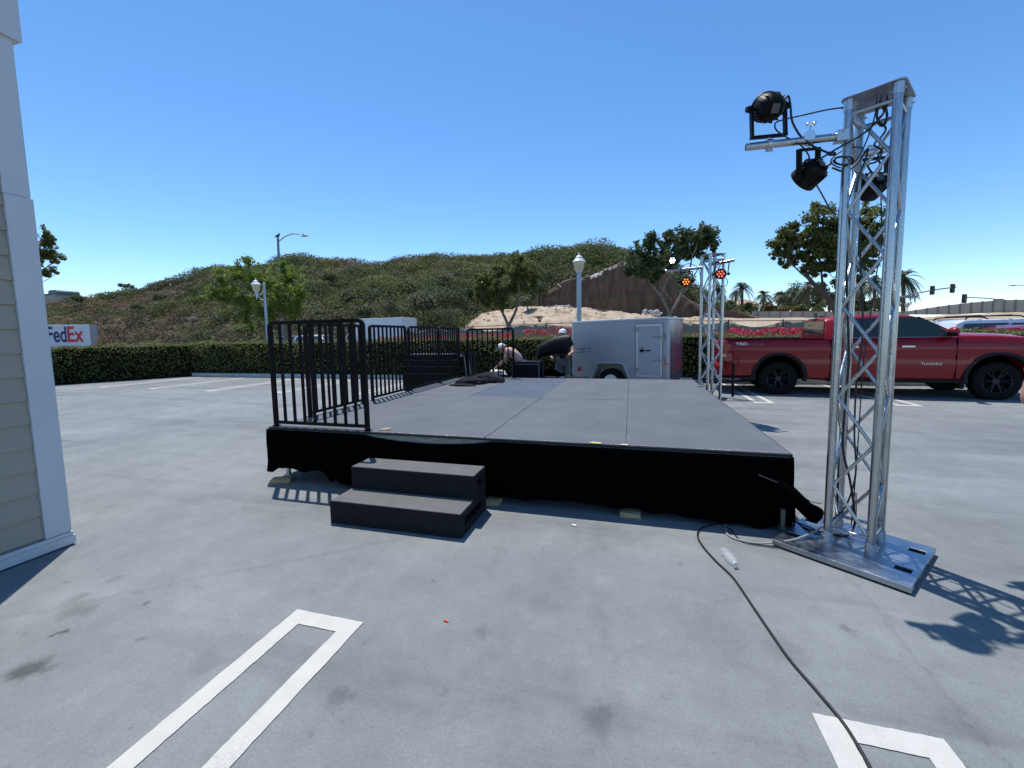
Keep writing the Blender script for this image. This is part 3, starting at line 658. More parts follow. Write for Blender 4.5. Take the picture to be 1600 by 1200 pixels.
# ------------------------------------------------------------------ truss towers
def truss_tower(label, x, y, rz, H, W, Dp, platerz=0, plate=True, arm=None, zoff=.05):
    t = thing('truss_tower', label, 'truss tower', (x, y, 0), rz, 'aluminium lighting towers')
    hw, hd, r = W/2, Dp/2, .0255
    z0 = zoff
    for (sx, sy) in ((-1, -1), (1, -1), (1, 1), (-1, 1)):
        bm = BM(); tube(bm, [(sx*hw, sy*hd, z0 + .05), (sx*hw, sy*hd, H - .06)], r, 18); g = obj('leg', bm, M_alu, t, smooth=40)
        bm = BM(); tube(bm, [(sx*hw, sy*hd, z0), (sx*hw, sy*hd, z0 + .075)], r*1.22, 18); tube(bm, [(sx*hw, sy*hd, z0 + .03), (sx*hw, sy*hd, z0 + .045)], r*1.4, 18)
        tube(bm, [(sx*hw - sx*.0, sy*hd - .045, z0 + .045), (sx*hw, sy*hd + .045, z0 + .045)], .006, 8); obj('coupler', bm, M_zinc, g, smooth=40)
        bm = BM(); tube(bm, [(sx*hw, sy*hd, H - .075), (sx*hw, sy*hd, H - .006)], r*1.15, 18)
        tube(bm, [(sx*hw - .04, sy*hd, H - .045), (sx*hw + .04, sy*hd, H - .045)], .006, 8); obj('coupler', bm, M_zinc, g, smooth=40)
    P = [(-hw, -hd), (hw, -hd), (hw, hd), (-hw, hd)]; pitch = .285
    for f in range(4):
        a, b = P[f], P[(f+1) % 4]; bm = BM(); k = 0; z = z0 + .13; e = .018
        L = math.hypot(b[0]-a[0], b[1]-a[1]); ux, uy = (b[0]-a[0])/L, (b[1]-a[1])/L; a2 = (a[0]+ux*e, a[1]+uy*e); b2 = (b[0]-ux*e, b[1]-uy*e)
        zz = z0 + .105; sd = f % 2; nn = 9 if H > 3 else 10; pitch = (H - .10 - zz)/nn
        for k in range(nn):
            p, q = (a2, b2) if (k + sd) % 2 else (b2, a2)
            tube(bm, [(p[0], p[1], zz + .005), (q[0], q[1], zz + pitch + .005)], .0112, 9); zz += pitch
        for zc in (z0 + .105, H - .10): tube(bm, [(a2[0], a2[1], zc), (b2[0], b2[1], zc)], .0125, 10)
        obj('lattice', bm, M_alu, t, smooth=40)
    def rrect(w, d, r, n=6):
        out = []
        for (cx, cy, a0) in ((w-r, d-r, 0), (-w+r, d-r, 90), (-w+r, -d+r, 180), (w-r, -d+r, 270)):
            for k in range(n + 1):
                a = R_(a0 + 90*k/n); out.append((cx + r*math.cos(a), cy + r*math.sin(a)))
        return out
    bm = BM(); prism(bm, rrect(hw + .042, hd + .042, .04), H - .005, H + .004); obj('top_plate', bm, M_plate, t, bevel=.0015)
    return t
TW = dict(x=1.549, y=3.430, rz=R_(-35))
tower = truss_tower('tall aluminium truss tower standing on a square steel plate at the right', TW['x'], TW['y'], TW['rz'], 3.07, .24, .285)
# its base plate is drawn in world coordinates
P1, P2, P3, P4 = gp(1420, 919, .05), gp(1466, 856, .05), gp(1265, 802, .05), gp(1207, 841, .05)
ctr = (P1 + P2 + P3 + P4) / 4; ax = ((P1 - P4) + (P2 - P3)).normalized(); ay = Vector((-ax.y, ax.x, 0)); hw = .385; hd = .41
def pq(u, v): q = Vector((ctr.x, ctr.y, 0)) + ax*u + ay*v; return q
hw = ((P1 - P4).length + (P2 - P3).length) / 4; hd = ((P4 - P3).length + (P1 - P2).length) / 4
def toloc(o, M=None):
    m = Matrix.Rotation(-TW['rz'], 4, 'Z') @ Matrix.Translation((-TW['x'], -TW['y'], 0)); o.data.transform(m)
bm = BM(); prism(bm, [tuple(pq(u, v).xy) for (u, v) in ((-hw, -hd), (hw, -hd), (hw, hd), (-hw, hd))], .012, .050)
plate = obj('base_plate', bm, M_plate, tower, bevel=.006, seg=3); toloc(plate)
cs = []
for (px, py) in ((1433, 861), (1411, 889), (1268, 814), (1238, 835)):
    q = gp(px, py, .05); bm = BM(); m = Matrix.Translation((q.x, q.y, 0)) @ Matrix.Rotation(math.atan2(ax.y, ax.x), 4, 'Z')
    box(bm, -.042, .042, -.032, .032, -.02, .2, m); c = obj('cutter', bm, M_plate); c.data.transform(Matrix.Rotation(-TW['rz'], 4, 'Z') @ Matrix.Translation((-TW['x'], -TW['y'], 0)))
    c.location = tower.location; c.rotation_euler = tower.rotation_euler; cs.append(c)
bpy.context.view_layer.update(); plate.modifiers.clear(); boolcut(plate, cs)
bvm = plate.modifiers.new('bevel', 'BEVEL'); bvm.width = .007; bvm.segments = 3; bvm.limit_method = 'ANGLE'
bm = BM(); prism(bm, [tuple(pq(u, v).xy) for (u, v) in ((-hw+.012, -hd+.012), (hw-.012, -hd+.012), (hw-.012, hd-.012), (-hw+.012, hd-.012))], .001, .0118)
o = obj('rubber_mat', bm, M_rub, tower); toloc(o)
o = None
# crossbar
def crossbar(t, a, b, r=.0245, clamp=None, M=None):
    bm = BM(); tube(bm, [a, b], r, 18); c = obj('crossbar', bm, M_alu, t, smooth=40)
    d = (Vector(b) - Vector(a)).normalized(); bm = BM(); tube(bm, [Vector(a) + d*.001*-1, Vector(a) + d*.012], r*.86, 14); obj('end_cap', bm, M_black, c, smooth=40)
    if M is not None:
        for o in (c,): o.data.transform(M)
        for g in kids(c): g.data.transform(M)
    return c
MI = Matrix.Rotation(-TW['rz'], 4, 'Z') @ Matrix.Translation((-TW['x'], -TW['y'], 0))
CA, CB = at(1165, 230, 3.36), at(1322, 212.5, 3.335)
crossbar(tower, CA, CB, .0245, M=MI)
def clampblock(p, s=.034, parent=None, M=None, ax=0):
    bm = BM(); box(bm, p[0]-s, p[0]+s, p[1]-s, p[1]+s, p[2]-s, p[2]+s)
    tube(bm, [(p[0]-.0, p[1]-s*1.5, p[2]+s*.6), (p[0], p[1]+s*1.5, p[2]+s*.6)], .006, 8); tube(bm, [(p[0]+s*.3, p[1], p[2]-s*1.6), (p[0]+s*.3, p[1], p[2]+s*1.6)], .007, 8)
    o = obj('clamp', bm, M_zinc, parent, bevel=.006)
    if M is not None: o.data.transform(M)
    return o
clampblock(at(1314, 213.5, 3.335), .034, tower, MI)
CC = at(1262, 215, 3.35)
bm = BM(); tube(bm, [CC + Vector((0, -.04, 0)), CC + Vector((0, .04, 0))], .034, 14); tube(bm, [CC, CC + Vector((.02, 0, .075))], .008, 8); ball(bm, CC + Vector((.035, 0, .085)), .014); ball(bm, CC + Vector((.0, 0, .085)), .012)
o = obj('clamp', bm, mat('bright_zinc', (.8, .8, .8), .25, 1.0), tower, smooth=40); o.data.transform(MI)

# ------------------------------------------------------------------ par lamps
def par_lamp(label, c, aim, yoke, leds=None, scale=1.0, plug=True, backplate=False):
    """c: centre of the can; aim: direction the light looks; yoke: vector from can to the clamp"""
    c = Vector(c); aim = Vector(aim).normalized(); yk = Vector(yoke); yl = yk.length; up = yk.normalized()
    t = thing('stage_lamp', label, 'stage lamp', c, 0, 'black stage lamps')
    side = aim.cross(up).normalized()
    Mz = aim.to_track_quat('Z', 'Y').to_matrix().to_4x4() @ Matrix.Scale(scale, 4)
    bm = BM(); lathe(bm, [(.045, -.115), (.075, -.112), (.098, -.085), (.108, -.05), (.112, -.02), (.112, .035), (.118, .04), (.118, .062), (.104, .064), (.104, .05), (0, .05)], 28, Mz)
    obj('can', bm, M_black, t, smooth=35)
    bm = BM()
    for k in range(14):
        a = 6.283*k/14; box(bm, .085, .115, -.0035, .0035, -.085, .03, Mz @ Matrix.Rotation(a, 4, 'Z'))
    for k in range(5): box(bm, -.05, .05, -.052 + .024*k, -.046 + .024*k, -.130, -.111, Mz)
    obj('cooling_fin', bm, M_black, t)
    bm = BM(); box(bm, -.03, .03, -.035, .035, -.131, -.114, Mz @ Matrix.Translation((0, 0, 0))); obj('control_panel', bm, mat('grey_panel', (.07, .075, .08), .4), t)
    if backplate:
        bm = BM(); box(bm, -.06, -.03, .01, .035, -.134, -.1315, Mz); box(bm, .015, .055, -.0, .035, -.134, -.1315, Mz); obj('sticker', bm, mat('pale_sticker', (.45, .45, .43), .7), t)
    # yoke
    hw = .138*scale; bm = BM(); e = up * (yl - .02); off = up*0
    for s in (-1, 1):
        a = side*hw*s; v = [a - aim*.022*scale - side*.004, a + aim*.022*scale - side*.004, a + aim*.022*scale + side*.004, a - aim*.022*scale + side*.004]
        f0 = aim.cross(side).cross(side) * -1
        w = up.cross(side).normalized()*.021*scale; th = side*.010*scale
        A0 = a - up*.02; A1 = a + up*(yl - .03)
        vs = [bm.verts.new(q) for q in (A0-w-th, A0+w-th, A0+w+th, A0-w+th, A1-w-th, A1+w-th, A1+w+th, A1-w+th)]
        for f in ((0,1,2,3),(4,7,6,5),(0,4,5,1),(1,5,6,2),(2,6,7,3),(3,7,4,0)): bm.faces.new([vs[i] for i in f])
    w = up.cross(side).normalized()*.021*scale; th = up*.010*scale; A0 = -side*(hw + .010) + up*(yl - .026); A1 = side*(hw + .010) + up*(yl - .026)
    vs = [bm.verts.new(q) for q in (A0-w-th, A0+w-th, A0+w+th, A0-w+th, A1-w-th, A1+w-th, A1+w+th, A1-w+th)]
    for f in ((0,1,2,3),(4,7,6,5),(0,4,5,1),(1,5,6,2),(2,6,7,3),(3,7,4,0)): bm.faces.new([vs[i] for i in f])
    obj('yoke', bm, M_black, t, bevel=.002)
    bm = BM()
    for s in (-1, 1):
        a = side*hw*s; tube(bm, [a - side*s*.03, a + side*s*.022], [.011, .011], 10); tube(bm, [a + side*s*.012, a + side*s*.034], [.024, .019], 9)
    obj('knob', bm, M_black, t, smooth=30)
    bm = BM(); tube(bm, [up*(yl - .03), up*(yl + .01)], .008, 8)
    s2 = side*.03; tube(bm, [up*(yl + .028) - s2*.6, up*(yl + .028) + s2*.6], .034, 14); tube(bm, [up*(yl + .05), up*(yl + .075)], .009, 8); tube(bm, [up*(yl + .07) - s2*.8, up*(yl + .07) + s2*.8], .006, 6)
    obj('clamp', bm, M_zinc, t, smooth=30)
    bm = BM(); lathe(bm, [(.1, .051), (.1, .054), (0, .054)], 24, Mz); ln = obj('lens', bm, mat('lens_black', (.01, .01, .01), .15), t)
    pos = [(0, 0)] + [(.062*math.cos(6.283*k/6), .062*math.sin(6.283*k/6)) for k in range(6)]
    for (u, v) in pos:
        bm = BM(); lathe(bm, [(.0205, .0545), (.0205, .060), (.012, .066), (0, .068)], 14, Mz @ Matrix.Translation((u, v, 0)))
        obj('led', bm, leds if leds else mat('led_off', (.35, .35, .36), .1), ln, smooth=40)
    return t
L1 = at(1200, 168, 3.36); B1 = at(1201, 224, 3.36)
lamp1 = par_lamp('black stage lamp standing upright on top of the near crossbar, seen from behind', L1, (-.22, .85, .50), B1 - L1 + Vector((0, 0, .02)), scale=.80)
L2 = at(1263, 274, 3.40); B2 = at(1264, 222, 3.36)
lamp2 = par_lamp('black stage lamp hanging below the near crossbar left of the tower', L2, (-.55, .80, -.55), B2 - L2 - Vector((0, 0, .02)), scale=.78)
L3 = at(1360, 292, 3.86); B3 = at(1360, 243, 3.86)
lamp3 = par_lamp('black stage lamp with pale stickers hanging behind the near truss tower', L3, (-.15, .95, -.40), B3 - L3, backplate=True, scale=.80)
bm = BM(); CA2, CB2 = at(1330, 243, 3.70), at(1410, 229, 3.95); tube(bm, [CA2, CB2], .024, 16); o = obj('crossbar', bm, M_alu, tower, smooth=40); o.data.transform(MI)
clampblock(at(1331, 240, 3.70), .032, tower, MI)

# far tower
FT = truss_tower('slim aluminium truss tower at the far right corner of the stage', 1.40, 8.30, R_(24), 2.93, .25, .25, zoff=.02)
bm = BM(); box(bm, -.3, .3, -.3, .3, .001, .019); obj('base_plate', bm, M_plate, FT, bevel=.003)
MF = Matrix.Rotation(-R_(24), 4, 'Z') @ Matrix.Translation((-1.40, -8.30, 0))
crossbar(FT, at(1039.5, 423.5, 8.45), at(1098, 418, 8.25), .026, M=MF); crossbar(FT, at(1147, 406.5, 8.0), at(1107, 414, 8.2), .026, M=MF)
E_amber = mat('led_amber', (.9, .3, .02), .3, emit=((1, .22, .02), 1.5)); E_red = mat('led_red', (.9, .2, .1), .3, emit=((1, .13, .06), 1.1)); E_white = mat('led_white', (1, 1, 1), .3, emit=((1, 1, 1), 4.0))
toC = Vector((-.15, -1, -.2))
c = at(1072, 440, 8.3); par_lamp('stage lamp glowing amber below the far crossbar', c, (-.13, -1, -.18), Vector((.0, .02, .20)), E_amber, .74)
c = at(1126.5, 428, 7.95); par_lamp('stage lamp with red orange lights under the right end of the far crossbar', c, (-.33, -1, -.12), Vector((.02, .0, .22)), E_red, .76)
c = at(1050.5, 407, 8.4); par_lamp('stage lamp shining white above the left end of the far crossbar', c, (-.1, -1, -.18), Vector((0, .02, -.17)), E_white, .66)

# ------------------------------------------------------------------ cables
def cable(label, pts, r, m=M_cable, name='cable', cat='cable', n=8, k=6):
    bm = BM(); tube(bm, smoothpath(pts, k), r, n); return tag(obj(name, bm, m, smooth=60), label, cat)
def gpts(L, z): return [gp(x, y, z) for (x, y) in L]
cable('black cable snaking from under the stage to the foot of the photo', gpts([(1140, 815), (1113, 820), (1096, 825), (1090, 836), (1097, 852), (1118, 876), (1145, 902), (1168, 935), (1195, 975), (1232, 1028), (1275, 1078), (1318, 1130), (1356, 1192), (1380, 1240)], .008), .0065)
cable('pale grey cable curving from the truss base plate back under the stage', [gp(1133, 820, .01), gp(1136, 834, .008), gp(1152, 843, .008), gp(1185, 849, .008), gp(1212, 847, .03), gp(1240, 843, .062), gp(1270, 832, .08), gp(1290, 820, .10), gp(1318, 805, .14), gp(1330, 795, .16)], .0065, mat('grey_cable', (.30, .30, .28), .5))
cable('thin black cable lying in front of the pipe stub', [gp(1115, 812, .008), gp(1140, 826, .008), gp(1160, 846, .008), gp(1195, 853, .008), gp(1216, 856, .01)], .004)
cable('black cable running over the base plate into the near tower', [gp(1175, 798, .01), gp(1188, 808, .01), gp(1230, 812, .02), gp(1262, 827, .058), gp(1300, 834, .058), gp(1325, 836, .06), gp(1336, 815, .14), gp(1337, 770, .3)], .007)
cable('second black cable running from the stage onto the base plate', [gp(1150, 812, .008), gp(1180, 815, .008), gp(1215, 808, .02), gp(1250, 818, .056), gp(1280, 830, .056)], .005)
cable('thin wire from the bunched skirt to the near tower', [at(1259, 779, 3.5), at(1270, 785, 3.48), at(1284, 786.5, 3.42)], .003)
YT = 3.45
cable('black cable hanging inside the near truss tower', [at(*q, YT) for q in ((1318, 300), (1321, 330), (1322, 400), (1324, 480), (1326, 560), (1320, 640), (1317, 700), (1328, 750), (1334, 790), (1336, 820))], .008)
cable('second black cable looping down the middle of the near tower', [at(*q, YT + .05) for q in ((1343, 340), (1345, 430), (1348, 520), (1338, 600), (1335, 680), (1337, 740), (1322, 790), (1300, 812))], .006)
cable('thin black lead beside the right legs inside the near tower', [at(*q, YT + .1) for q in ((1376, 290), (1377, 360), (1368, 440), (1350, 560), (1344, 640), (1338, 730), (1330, 820))], .004)
yb = 3.33
cable('black cable arching from the upright lamp down to the loops', [at(*q, yb) for q in ((1222, 163), (1231, 150), (1235, 165), (1238, 190), (1252, 214), (1270, 228), (1292, 238), (1306, 243))], .007)
cable('thin black safety wire from the tower head to the upright lamp', [at(*q, yb) for q in ((1318, 168), (1290, 172), (1255, 180), (1228, 186), (1212, 192), (1213, 203), (1228, 214), (1250, 226), (1262, 240), (1266, 252))], .005)
cable('black and silver cable drooping from the tower head to the hanging lamp', [at(*q, yb - .03) for q in ((1386, 149), (1384, 170), (1370, 190), (1350, 208), (1330, 220), (1305, 234), (1290, 243), (1275, 252))], .006)
cable('thin black cable inside the tower head', [at(*q, 3.48) for q in ((1371, 155), (1366, 185), (1356, 215), (1343, 243), (1328, 258), (1312, 262), (1298, 252), (1312, 238), (1336, 230), (1350, 232))], .0045)
cable('black lead slanting behind the left leg of the near tower', [at(*q, 3.62) for q in ((1275, 288), (1285, 305), (1296, 325), (1306, 336))], .005)
for q, (cx_, cy_, rr, lab) in enumerate(((1318, 251, 15, 'coil of black cable tied beside the hanging lamp'), (1299, 240, 6, 'small twist of black cable above the cable coil'), (1378, 180, 8, 'knot of black cable under the tower top plate'))):
    pts = []
    for i in range(40):
        a = i*.52; k = 1 + .12*math.sin(i*1.7); pts.append(at(cx_ + rr*k*math.cos(a), cy_ + rr*.42*k*math.sin(a) if q != 2 else cy_ + rr*2.0*k*math.sin(a), 3.36 + .02*math.sin(a*1.3)))
    cable(lab, pts, .0045, k=3)
cable('short plug lead of the hanging lamp', [at(1277, 268, 3.4), at(1288, 262, 3.36), at(1300, 254, 3.35)], .009)
cable('thin cables slung between the far lamps', [at(*q, 8.2) for q in ((1066, 432), (1064, 418), (1078, 412), (1092, 422), (1094, 445), (1085, 452), (1078, 447))], .006)
cable('cable loop hanging from the right far lamp', [at(*q, 7.95) for q in ((1132, 432), (1137, 440), (1133, 447), (1123, 447), (1116, 455), (1110, 470))], .006)

cable('tangled black cable bundled under the head of the near tower', [at(*q, 3.46) for q in ((1375, 158), (1381, 175), (1372, 188), (1384, 200), (1377, 214), (1366, 226), (1378, 236), (1370, 252), (1356, 258), (1366, 272), (1377, 262), (1372, 244), (1384, 226))], .006)
cable('black cable sagging across the tower between the hanging lamps', [at(*q, 3.40) for q in ((1300, 262), (1318, 268), (1332, 262), (1345, 248), (1356, 232), (1352, 250), (1342, 275), (1338, 300))], .0065)

# plastic cup, paper, orange scrap
q = gp(1139, 876, 0); cup = thing('plastic_bottle', 'clear crumpled plastic bottle lying on the ground by the black cable', 'bottle', (q.x, q.y, .03))
dv = (gp(1152, 890) - gp(1128, 860)); ang = math.atan2(dv.y, dv.x)
bm = BM(); prof = [(.0, -.085), (.026, -.083), (.030, -.07), (.026, -.03), (.031, 0), (.027, .03), (.030, .055), (.012, .083), (.012, .098), (0, .099)]
lathe(bm, prof, 20, Matrix.Rotation(ang, 4, 'Z') @ Matrix.Rotation(R_(90), 4, 'Y'))
for v in bm.verts: v.co += Vector((random.uniform(-.003, .003), random.uniform(-.003, .003), random.uniform(-.003, .003))); v.co.z *= .8
m = mat('clear_plastic', (.86, .88, .9), .10, trans=.0, alpha=.16, spec=1.0)
obj('shell', bm, m, cup, smooth=50)
bm = BM(); lathe(bm, [(0, .088), (.0145, .088), (.0145, .102), (0, .102)], 14, Matrix.Rotation(ang, 4, 'Z') @ Matrix.Rotation(R_(90), 4, 'Y')); obj('cap', bm, mat('clear_cap', (.7, .72, .75), .3, alpha=.7), cup)
def scrap(name, label, cat, px, py, s, m):
    q = gp(px, py, .004); bm = BM(); n = 7; ring = [bm.verts.new((q.x + s*random.uniform(.6, 1)*math.cos(6.283*k/n)*1.5, q.y + s*random.uniform(.5, 1)*math.sin(6.283*k/n), .004 + random.uniform(0, s*.5))) for k in range(n)]
    c = bm.verts.new((q.x, q.y, .004 + s*.7)); [bm.faces.new((ring[k], ring[(k+1) % n], c)) for k in range(n)]; bm.faces.new(ring[::-1]); return tag(obj(name, bm, m), label, cat)
scrap('paper_scrap', 'crumpled white paper scrap on the ground in front of the stage', 'paper', 897, 821, .018, M_white)
scrap('litter_scrap', 'tiny orange scrap on the bare ground in the middle foreground', 'litter', 697, 970, .012, mat('orange_scrap', (.8, .12, .03), .6))

# ------------------------------------------------------------------ left building corner
M_side = mat('siding', (0.36, 0.315, 0.25), .75, var=.05, scale=3, bump=.35, bscale=40, stretch=(1, .15, 1), detail=8)
M_trim = mat('white_trim', (0.58, 0.59, 0.60), .6, var=.04, scale=2, bump=.12, bscale=120)
bx, by = -4.19, 2.06
bld = thing('shop_building', 'cream clapboard building corner with white corner board at the left edge', 'building', (bx - 1.5, by - 2, 0))
bm = BM(); box(bm, bx - 3.2, bx - .045, by - 3.7, by - .03, .05, 5.2); obj('wall', bm, M_side, bld, world=True)
bm = BM(); z = .128; pitch = .172
while z < 5.0:
    prism(bm, [(bx - .046, z), (bx - .012, z), (bx - .030, z + pitch - .001), (bx - .046, z + pitch - .001)], by - 3.6, by - .1525, 'y'); z += pitch
obj('clapboard_siding', bm, M_side, bld, world=True)
bm = BM(); box(bm, bx - .15, bx, by - .15, by, .112, 2.618); box(bm, bx - .16, bx - .008, by - .15, by - .008, 2.621, 3.72); obj('corner_board', bm, M_trim, bld, world=True, bevel=.003)
bm = BM(); box(bm, bx - .3, bx + .012, by - 3.6, by + .014, .012, .078); box(bm, bx - .3, bx + .006, by - 3.6, by + .006, .079, .108); obj('base_board', bm, M_trim, bld, world=True, bevel=.003)
bm = BM(); box(bm, bx - 3.2, bx + .025, by - 3.7, by + .028, 3.70, 5.3); obj('fascia', bm, M_trim, bld, world=True, bevel=.004)
bm = BM(); box(bm, bx - 3.3, bx + .10, by - 3.8, by + .10, 5.3, 5.4); obj('roof', bm, mat('roof_grey', (.2, .2, .2), .9), bld, world=True)

# ------------------------------------------------------------------ red pickup
TR = thing('pickup_truck', 'dark red crew cab pickup with black wheels parked side-on behind the tower', 'pickup truck', (3.452, 11.40, 0), math.atan2(-.06019, .99819))
W2 = .985
def bodysec(x, w, zb, zt, crown=0.0):
    half = [(w - .16, zb), (w - .04, zb + .05), (w - .005, zb + .20), (w + .012, .80), (w - .012, .92), (w + .012, 1.04), (w + .002, 1.18), (w - .03, zt - .05), (w - .055, zt - .015), (w - .09, zt), (w*.5, zt + crown), (0, zt + crown*1.2)]
    pts = [(x, W2 - a, z) for (a, z) in half] + [(x, W2 + a, z) for (a, z) in half[-2::-1]]
    return pts
st_ = [(-1.235, .86, .74, 1.30, 0), (-1.20, .93, .60, 1.335, 0), (-1.15, .955, .44, 1.35, 0), (-.9, .97, .42, 1.352, 0), (-.4, .985, .42, 1.352, 0), (.4, .985, .40, 1.352, 0), (.90, .975, .36, 1.35, 0), (1.2, .97, .345, 1.345, 0), (2.2, .97, .345, 1.345, 0), (3.0, .972, .35, 1.35, 0),
       (3.30, .975, .37, 1.375, .03), (3.5, .985, .40, 1.385, .045), (4.0, .99, .42, 1.37, .05), (4.4, .985, .42, 1.335, .05), (4.7, .95, .44, 1.27, .05), (4.86, .88, .48, 1.16, .03), (4.95, .80, .55, 1.04, 0)]
bm = BM(); loft(bm, [bodysec(*s) for s in st_]); body = obj('body', bm, M_red, TR)
cs = []
for x in (0.0, 4.0):
    bm = BM(); bmesh.ops.create_cone(bm, cap_ends=True, segments=48, radius1=.515, radius2=.515, depth=4.0, matrix=Matrix.Translation((x, W2, .46)) @ Matrix.Rotation(R_(90), 4, 'X')); c = obj('cutter', bm, M_red); c.location = TR.location; c.rotation_euler = TR.rotation_euler; cs.append(c)
bm = BM(); box(bm, -1.12, .86, .14, 1.83, .80, 2); c = obj('cutter', bm, M_red); c.location = TR.location; c.rotation_euler = TR.rotation_euler; cs.append(c)
bpy.context.view_layer.update(); boolcut(body, cs)
me = body.data; me.polygons.foreach_set('use_smooth', [True]*len(me.polygons)); me.set_sharp_from_angle(angle=R_(28))
bm = BM(); box(bm, -1.25, 4.75, .42, 1.55, .42, .60); box(bm, -1.1, 4.7, .30, 1.67, .60, .78); obj('chassis', bm, M_black, TR)
M_flare = mat('wheel_flare', (0.012, 0.013, 0.015), .65, spec=.2)
for x in (0.0, 4.0):
    for (ya, yb_) in ((-.012, .10), (1.87, 1.982)):
        bm = BM(); o_, i_ = [], []
        for k in range(25):
            a = R_(-12 + 204*k/24); o_.append((x + .585*math.cos(a), .46 + .575*math.sin(a))); i_.append((x + .505*math.cos(a), .46 + .505*math.sin(a)))
        secs = [[(p[0], ya, p[1]), (p[0], yb_, p[1]), (q[0], yb_, q[1]), (q[0], ya, q[1])] for p, q in zip(o_, i_)]
        loft(bm, secs); obj('wheel_flare', bm, M_flare, TR, bevel=.006)
    bm = BM(); prism(bm, [(x + .50*math.cos(R_(a)), .46 + .50*math.sin(R_(a))) for a in range(-10, 191, 10)], .30, 1.67, 'y'); obj('wheel_well', bm, mat('void_black', (.002, .002, .002), .95, spec=0), TR)
M_rimb = mat('black_rim', (.03, .03, .032), .28, .8)
def wheel(x, y, near):
    s = -1 if near else 1; Mx = Matrix.Translation((x, y, .395)) @ Matrix.Rotation(R_(90)*(1 if near else -1), 4, 'X')
    bm = BM(); lathe(bm, [(.24, .10), (.26, .132), (.30, .142), (.36, .138), (.395, .12), (.402, .08), (.404, 0), (.402, -.08), (.38, -.13), (.28, -.14), (.24, -.12), (.235, 0), (.24, .10)], 40, Mx, cap=False)
    w_ = obj('wheel', bm, M_rub, TR, smooth=50)
    bm = BM(); lathe(bm, [(.262, .118), (.250, .128), (.235, .12), (.228, .05), (.226, -.10)], 36, Mx, cap=False); obj('rim', bm, M_rimb, w_, smooth=40)
    bm = BM(); lathe(bm, [(0, .09), (.06, .092), (.07, .08), (.07, .02)], 18, Mx)
    for k in range(6):
        a = 6.283*k/6
        for d in (-.16, .16): tube(bm, [Mx @ Vector((.06*math.cos(a), .06*math.sin(a), .075)), Mx @ Vector((.24*math.cos(a + d), .24*math.sin(a + d), .108))], [.019, .014], 6)
    obj('spoke', bm, M_rimb, w_)
    bm = BM(); lathe(bm, [(.225, .0), (0, .0)], 24, Mx); obj('brake_disc', bm, mat('brake', (.004, .004, .004), .9), w_)
    bm = BM()
    for k in range(34):
        a = 6.283*k/34; box(bm, .392, .409, -.018, .018, -.11, .115, Mx @ Matrix.Rotation(a, 4, 'Z'))
    obj('tread', bm, M_rub, w_)
for x in (0.0, 4.0):
    wheel(x, .165, True); wheel(x, 1.805, False)
# cab
def cw(z): return .955 - .22 * max(0, (z - 1.34)) / .50
def cabsec(x, zt):
    zt = max(zt, 1.36); half = [(cw(1.33), 1.33), (cw(zt - .10 if zt > 1.5 else 1.34), max(zt - .10, 1.34)), (cw(zt) - .03, zt - .03 if zt > 1.42 else zt - .005), (cw(zt) - .12, zt), (0, zt + .018)]
    return [(x, W2 - a, z) for (a, z) in half] + [(x, W2 + a, z) for (a, z) in half[-2::-1]]
bm = BM(); loft(bm, [cabsec(x, z) for (x, z) in ((.93, 1.36), (.97, 1.80), (1.02, 1.845), (1.3, 1.875), (1.8, 1.89), (2.3, 1.885), (2.55, 1.865), (2.72, 1.81), (3.05, 1.60), (3.38, 1.385))])
cab = obj('cab', bm, M_red, TR, smooth=35)
def sideglass(poly, name, near, m=M_glass, off=.006, th=.004, parent=None):
    bm = BM(); P = []
    for d in (0, th):
        r = []
        for (x, z) in poly:
            y = W2 - cw(z) - off - d if near else W2 + cw(z) + off + d; r.append(bm.verts.new((x, y, z)))
        P.append(r)
    n = len(poly); bm.faces.new(P[0][::-1]); bm.faces.new(P[1])
    for i in range(n): bm.faces.new((P[0][i], P[0][(i+1) % n], P[1][(i+1) % n], P[1][i]))
    return obj(name, bm, m, parent or TR)
F1 = [(2.24, 1.365), (3.20, 1.375), (3.10, 1.50), (2.92, 1.66), (2.70, 1.785), (2.58, 1.805), (2.24, 1.815)]
R1 = [(1.16, 1.365), (2.13, 1.365), (2.13, 1.815), (1.45, 1.81), (1.20, 1.78)]
for near in (True, False):
    sideglass(F1, 'door_window', near, m=mat('green_glass', (.014, .030, .026), .05, spec=.6)); sideglass(R1, 'door_window', near)
    for poly in ([(1.10, 1.352), (3.28, 1.352), (3.28, 1.366), (1.10, 1.366)],): sideglass(poly, 'belt_trim', near, M_black if False else mat('belt_grey', (.25, .25, .26), .35, .8), .009)
    sideglass([(2.135, 1.367), (2.235, 1.367), (2.235, 1.816), (2.135, 1.816)], 'pillar_trim', near, M_black, .007)
bm = BM()   # windscreen and rear window
def zq(x): return float(np.interp(x, [.97, 1.02, 2.55, 2.72, 3.05, 3.38], [1.80, 1.845, 1.865, 1.81, 1.60, 1.385]))
pts = [(2.755, W2 - .66), (2.755, W2 + .66), (3.35, W2 + .82), (3.35, W2 - .82)]
a = [bm.verts.new((x, y, zq(x) + .022)) for (x, y) in pts]; b = [bm.verts.new((x, y, zq(x) + .027)) for (x, y) in pts]
bm.faces.new(a[::-1]); bm.faces.new(b); [bm.faces.new((a[i], a[(i+1) % 4], b[(i+1) % 4], b[i])) for i in range(4)]
obj('windscreen', bm, M_glass, TR)
bm = BM(); rr = [(W2 - .80, 1.40), (W2 + .80, 1.40), (W2 + .70, 1.74), (W2 + .66, 1.77), (W2 - .66, 1.77), (W2 - .70, 1.74)]
